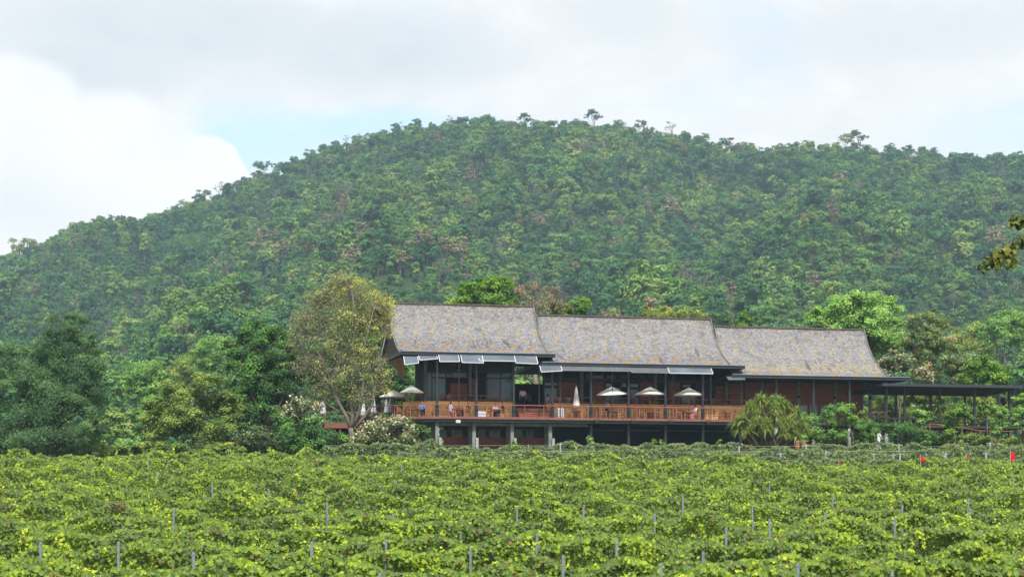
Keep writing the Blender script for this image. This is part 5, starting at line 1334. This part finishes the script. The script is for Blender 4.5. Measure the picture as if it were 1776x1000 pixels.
# climbers on the frame and along the building foot
def climber(label, Y, lobs, n, mat, px, tone0=.5, size=.17, ex=None): return shrub('climbing_plant', label, Y, lobs, n, mat, size, px, ex, tone0=tone0, twigs=14)
climber('bright green climber spilling over the ledge below the first two wall windows',170,[(1420,720,24,12),(1450,715,22,14),(1400,730,16,14),(1430,745,30,20),(1410,765,24,16)],10000,'midgreen',1420,.42)
climber('bright green climber mound left of the pale pedestal, below the brick wall corner',171,[(1465,718,24,16),(1490,725,20,16),(1480,745,26,20),(1455,760,20,16),(1500,755,22,16)],10000,'midgreen',1480,.42)
climber('dark hedge with a few orange flowers right of the pale pillar stub',172,[(1520,750,20,20),(1560,750,26,16),(1590,755,24,14),(1620,760,24,14),(1510,765,16,12)],12000,'deepgreen',1560,.5,.17,[('blossom','yblossom',14,.22,.2)])
climber('climber hanging from the frame, leftmost column',169,[(1598,722,20,10),(1605,738,14,18),(1604,758,11,14),(1588,716,8,6)],6500,'midgreen',1604,.55)
climber('climber heaped on the frame, largest column near the middle of the walkway',169.5,[(1655,713,26,12),(1660,725,22,12),(1652,742,15,18),(1656,760,13,12),(1675,722,16,8)],9000,'bright',1655,.36)
climber('climber on the frame, third column from the left',170,[(1728,718,18,12),(1735,735,14,18),(1722,750,12,16)],6000,'midgreen',1730,.55)
climber('climber on the frame, rightmost column at the picture edge',170.3,[(1768,725,18,18),(1776,745,18,20),(1790,730,20,20)],6000,'midgreen',1770,.5)
climber('low green ground bushes along the foot of the walkway',173,[(1640,765,30,10),(1680,765,30,10),(1720,768,30,10),(1760,768,24,10),(1600,768,20,8)],9000,'olive',1680,.42)
# pandanus clump with strap leaves
Yp_ = 163.5; pb = np.array(gbase(1335, Yp_)); root = empty('pandanus_clump', tuple(pb)); tag(root, 'big clump of arching strap-leaved plants in front of the right rooms', 'shrub')
heads = [(1300,712,0),(1318,700,.5),(1340,703,0),(1362,712,.5),(1382,722,0),(1290,735,-1),(1315,728,-1.2),(1345,730,-1),(1370,738,-1),(1392,740,-.5),(1300,755,-1.6),(1330,752,-1.8),(1360,758,-1.5),(1380,762,-1.2),(1325,705,.8),(1285,752,-.8),(1345,716,-.6),(1305,718,-.5),(1330,742,-1.6),(1358,744,-1.3),(1398,752,-.6),(1280,738,-.4),(1352,704,.2),(1372,752,-1.4),(1312,742,-1.6)]
V = []; Fc = []; Tn = []; mbt = MB(); nb = 0
for (hx, hy, dy) in heads:
    h = np.array(P(hx, hy-7, Yp_+dy)); mbt.tube(bend((pb[0]+rng.normal()*.5, Yp_+dy*.5, pb[2]-.1)-pb, h-pb, 4, .08), [.14,.12,.1,.1,.09], 7)
    for k in range(190):
        a = rng.uniform(0, 2*PI); el = rng.uniform(-.2, 1.45); ln = rng.uniform(.7, 1.2); w = rng.uniform(.025,.042)
        d = np.array([math.cos(a)*math.cos(el), math.sin(a)*math.cos(el), math.sin(el)]); sd = unit(np.cross(d, [0,0,1.0])+1e-4)
        dr = rng.uniform(.2,.75); tt = rng.normal()*.16+.55
        if el < .15 and rng.random() < .35: tt = rng.uniform(0,.15)
        if rng.random() < .04: tt = .97
        n_ = 5; row = []
        for j in range(n_+1):
            s_ = j/n_; p = h + d*ln*s_ - np.array([0,0,1])*dr*ln*s_**2.2; ww = w*(1-s_**1.6)+.004
            row += [p-sd*ww, p+sd*ww]
        V += row; Tn += [tt]*len(row)
        for j in range(n_): b_ = nb+j*2; Fc.append((b_, b_+1, b_+3, b_+2))
        nb += len(row)
link_mesh('foliage', np_mesh('foliage', np.array(V)-pb, np.array(Fc), tone=np.array(Tn)), M['strap'], root); mbt.build('stem', M['bark'], root)
for i, (px, py) in enumerate(((1383,764),(1394,763))):
    r_ = empty('clay_pot', gbase(px, 160)); tag(r_, 'small brown clay pot at the foot of the pandanus clump, %s one' % ('left','right')[i], 'pot', 'clay pots'); zt = (HZ-py)/F*160-r_.location.z
    mb = MB(); mb.lathe([(0,0),(.14,0),(.2,zt*.6),(.15,zt*.9),(.17,zt),(.13,zt),(.0,zt*.8)], n=14); mb.build('pot', M['brownstuff'], r_)

# tree standing just outside the right edge whose twig hangs into view
Yt = 27.0; g0 = float(terrain(10.6, Yt)); root = empty('overhanging_tree', (10.6, Yt, g0)); tag(root, 'near tree beyond the right edge with one leafy twig reaching into view', 'tree')
b0 = np.array([10.6, Yt, g0]); mb = MB(); 
tp_ = [np.array(p) for p in ((10.6,Yt,g0-.2),(10.65,Yt,g0+2.5),(10.4,Yt,g0+5.0),(10.3,Yt,g0+7.5))]; mb.tube([p-b0 for p in tp_], [.24,.2,.15,.06], 10)
tw1 = [np.array([10.42,Yt,g0+4.6]), np.array([9.6,Yt,g0+5.75]), np.array([8.6,Yt+.05,g0+6.15])]+[np.array(P(a,b,Yt)) for a, b in ((1830,398),(1776,412),(1758,420),(1738,432),(1718,446),(1703,462))]
tw2 = [np.array(P(1830,398,Yt)), np.array(P(1795,385,Yt)), np.array(P(1772,380,Yt)), np.array(P(1757,388,Yt))]
tw3 = [np.array([10.4,Yt,g0+5.4]), np.array([9.9,Yt,g0+6.6]), np.array(P(1900,330,Yt)), np.array(P(1860,345,Yt)), np.array(P(1835,370,Yt))]
for tw, r_ in ((tw1,.05),(tw2,.02),(tw3,.04)): mb.tube([p-b0 for p in tw], list(np.linspace(r_, .006, len(tw))), 6)
for c_ in ((10.6,Yt,g0+7.4),(11.9,Yt+1.2,g0+6.6),(11.3,Yt-1.3,g0+6.8),(12.4,Yt-.3,g0+5.9),(11.2,Yt+.2,g0+8.3),(12.3,Yt+1.4,g0+5.3)): mb.tube(bend(tp_[rng.integers(1,3)]-b0, np.array(c_)-b0, 4, .08), [.08,.06,.045,.03,.015], 6)
mb.build('trunk', M['bark'], root)
C = []; Nn = []; S_ = []; T_ = []; AX = []
def twig_leaves(tw, st, n, hang):
    for k in range(n):
        s_ = rng.uniform(st, len(tw)-1-.01); i = int(s_); p = tw[i]*(1-(s_-i))+tw[i+1]*(s_-i)
        d = unit(np.array([rng.normal()*.6, rng.normal()*.6, -.7*hang+rng.normal()*.35]))
        C.append(p+d*rng.uniform(.03,.12)); AX.append(d); Nn.append(rng.normal(size=3)+np.array([0,-.6,.5])); S_.append(rng.uniform(.065,.105)); T_.append(rng.normal()*.24+.4)
twig_leaves(tw1, .5, 260, 1); twig_leaves(tw2, .4, 130, .2); twig_leaves(tw3, .8, 90, .5)
for (px, py, n_, ln) in ((1752,428,50,38),(1728,442,28,24),(1740,430,20,30)):
    for k in range(n_):
        p = np.array(P(px+rng.normal()*6, py+rng.random()*ln, Yt)); p[1] += rng.normal()*.08; C.append(p); AX.append(np.array([0,0,-1.])); Nn.append(rng.normal(size=3)*.7+np.array([0,-1,.2])); S_.append(.08); T_.append(rng.uniform(.5,.9))
CL = [(10.6,Yt,g0+7.4),(11.9,Yt+1.2,g0+6.6),(11.3,Yt-1.3,g0+6.8),(10.3,Yt+.9,g0+6.2),(12.4,Yt-.3,g0+5.9),(11.2,Yt+.2,g0+8.3),(10.6,Yt-1.2,g0+5.5),(11.9,Yt+.2,g0+7.6),(12.3,Yt+1.4,g0+5.3)]
for (cx, cy, cz) in CL:
    for k in range(900): C.append(np.array([cx,cy,cz])+rdir(1)[0]*np.array([1,1,.7])*rng.uniform(.25,.95)); AX.append(rng.normal(size=3)); Nn.append(rng.normal(size=3)+np.array([0,0,1])); S_.append(.11); T_.append(rng.normal()*.2+.5)
v, f, t = leaf_geo(np.array(C), np.array(Nn), np.array(S_), np.array(T_), .75, True, axis=np.array(AX))
link_mesh('crown', np_mesh('crown', v-b0, f, tone=t), leaf_mat('near_leaves', [(0,(.03,.05,.018)),(.45,(.075,.115,.04)),(.7,(.16,.18,.035)),(1,(.27,.28,.09))], .35, noise_amt=0, gain=1.2), root)

# ------------------------------------------------------------------ sky, light, air, camera
SUN_EL, SUN_ROT = R(51), R(173)      # high, behind the viewer's left shoulder
sun = bpy.data.lights.new('sun', 'SUN'); sun.energy = SUN_E; sun.angle = R(10); sun.color = (1, .965, .90)
so = bpy.data.objects.new('sun', sun); COL.objects.link(so)
az = SUN_ROT; dvec = Vector((math.sin(az)*math.cos(SUN_EL), math.cos(az)*math.cos(SUN_EL), math.sin(SUN_EL)))
so.rotation_euler = dvec.to_track_quat('Z', 'Y').to_euler(); so.location = (-60,-60,120)
w = bpy.data.worlds.new('World'); scene.world = w; w.use_nodes = True; nt = w.node_tree; nt.nodes.clear()
sky = N(nt, 'ShaderNodeTexSky', sky_type='NISHITA'); sky.sun_disc = False; sky.sun_elevation = SUN_EL; sky.sun_rotation = SUN_ROT; sky.dust_density = 2.0
tc = N(nt, 'ShaderNodeTexCoord'); nrm = N(nt, 'ShaderNodeVectorMath', operation='NORMALIZE'); L(nt, tc.outputs['Generated'], nrm.inputs[0])
sp = N(nt, 'ShaderNodeSeparateXYZ'); L(nt, nrm.outputs[0], sp.inputs[0])
azn = math_n(nt, 'ARCTAN2', sp.outputs[0], sp.outputs[1]); eln = math_n(nt, 'ARCSINE', sp.outputs[2])
cb = N(nt, 'ShaderNodeCombineXYZ'); L(nt, azn, cb.inputs[0]); L(nt, math_n(nt, 'MULTIPLY', eln, 1.7), cb.inputs[1])
big = noise(nt, 7.0, 7, .55, cb.outputs[0], .3); fine = noise(nt, 26, 7, .6, cb.outputs[0], .4)
def blob(px, py, rx, ry, amt, soft=.6):
    """cloud mass at a direction (azimuth, elevation) with a ragged rim"""
    a0 = math.atan((px-CX)/F); e0 = math.atan((HZ-py)/F); 
    dx = math_n(nt, 'DIVIDE', math_n(nt, 'SUBTRACT', azn, a0), rx/F); dy = math_n(nt, 'DIVIDE', math_n(nt, 'SUBTRACT', eln, e0), ry/F)
    r2 = math_n(nt, 'SQRT', math_n(nt, 'ADD', math_n(nt, 'MULTIPLY', dx, dx), math_n(nt, 'MULTIPLY', dy, dy)))
    r2 = math_n(nt, 'ADD', r2, math_n(nt, 'MULTIPLY', math_n(nt, 'SUBTRACT', fine.outputs[0], .5), amt))
    r2 = math_n(nt, 'ADD', r2, math_n(nt, 'MULTIPLY', math_n(nt, 'SUBTRACT', big.outputs[0], .5), amt))
    k = N(nt, 'ShaderNodeMapRange', interpolation_type='SMOOTHSTEP'); L(nt, r2, k.inputs[0]); k.inputs[1].default_value = 1+soft/2; k.inputs[2].default_value = 1-soft/2; k.inputs[3].default_value = 0; k.inputs[4].default_value = 1
    return k.outputs[0]
def mx(*a):
    r_ = a[0]
    for b in a[1:]: r_ = math_n(nt, 'MAXIMUM', r_, b)
    return r_
K = CLOUD
blue = mixc(nt, .72, mixc(nt, 1, sky.outputs[0], (1,1,1), 'MULTIPLY'), (K*.54,K*.74,K*.89))
# high thin sheet of cloud with grey bellies
cov = N(nt, 'ShaderNodeMapRange', interpolation_type='SMOOTHSTEP'); L(nt, big.outputs[0], cov.inputs[0]); cov.inputs[1].default_value = .22; cov.inputs[2].default_value = .5
gap = mx(blob(440,250,120,55,.9,1.2), blob(640,222,200,26,.9,1.3), math_n(nt, 'MULTIPLY', blob(1760,250,160,50,.6,1.5), .5))
sheet = math_n(nt, 'MULTIPLY', math_n(nt, 'MAXIMUM', cov.outputs[0], .75), math_n(nt, 'SUBTRACT', 1, math_n(nt, 'MULTIPLY', gap, .85)))
belly = mx(blob(300,60,330,75,1.0,1.3), blob(650,90,240,70,.9,1.3), math_n(nt, 'MULTIPLY', blob(150,130,200,60,.9,1.2), .9), math_n(nt, 'MULTIPLY', blob(1560,70,330,60,.9,1.4), .6), math_n(nt, 'MULTIPLY', blob(1080,20,120,60,.9,1.4), .6))
gb = ramp(nt, [(.38,(K*.98,K*.985,K*.99)),(.62,(K*.74,K*.79,K*.83))], math_n(nt, 'ADD', math_n(nt, 'MULTIPLY', big.outputs[0], .5), math_n(nt, 'MULTIPLY', fine.outputs[0], .5))).outputs[0]
shc = mixc(nt, math_n(nt, 'MULTIPLY', belly, .95), mixc(nt, ramp(nt, [(.35,(0,)*3),(.65,(1,)*3)], fine.outputs[0]).outputs[0], (K*.93,K*.945,K*.96), (K*1.02,K*1.02,K*1.02)), mixc(nt, .5, gb, (K*.70,K*.77,K*.82)))
c = mixc(nt, sheet, blue, shc)
cum = mx(blob(40,350,190,190,.55,.28), blob(180,300,150,125,.5,.25), blob(280,330,130,105,.45,.2), blob(360,300,58,58,.42,.16), blob(395,320,38,36,.4,.14), blob(30,190,110,70,.6,.4))
cumc = ramp(nt, [(.3,(K*1.12,K*1.12,K*1.12)),(.7,(K*1.0,K*1.01,K*1.02))], fine.outputs[0]).outputs[0]
lowg = blob(30,380,120,60,.9,1.6)
cumc = mixc(nt, math_n(nt, 'MULTIPLY', lowg, .6), cumc, (K*.86,K*.9,K*.93))
c = mixc(nt, cum, c, cumc)
bg = N(nt, 'ShaderNodeBackground'); L(nt, c, bg.inputs[0]); bg.inputs[1].default_value = .1
wo_ = N(nt, 'ShaderNodeOutputWorld'); L(nt, bg.outputs[0], wo_.inputs[0])

if HAZE:
    mb = MB(); mb.box(-1150,1150,-90,1720,-12,345); hz = mb.build('haze', None); tag(hz, kind='stuff')
    m, hn = new_mat('air'); pv_ = N(hn, 'ShaderNodeVolumePrincipled'); pv_.inputs['Density'].default_value = HAZE; pv_.inputs['Color'].default_value = (.58,.80,1,1); pv_.inputs['Anisotropy'].default_value = .0
    o_ = N(hn, 'ShaderNodeOutputMaterial'); L(hn, pv_.outputs[0], o_.inputs[1]); hz.data.materials.append(m)

cam = bpy.data.cameras.new('camera'); co = bpy.data.objects.new('camera', cam); COL.objects.link(co); scene.camera = co
co.location = (0,0,0); co.rotation_euler = (PI/2,0,0); cam.sensor_width = 36; cam.lens = F/1776*36
cam.shift_y = (HZ-500)/1776; cam.clip_start = .1; cam.clip_end = 6000
scene.render.engine = 'CYCLES'
vs_ = scene.view_settings; vs_.view_transform = 'Standard'; vs_.look = 'None'; vs_.exposure = EXPO; vs_.gamma = 1
scene.cycles.max_bounces = 6; scene.cycles.diffuse_bounces = 3; scene.cycles.transparent_max_bounces = 8; scene.cycles.volume_bounces = 0
print('objects', len(bpy.data.objects))
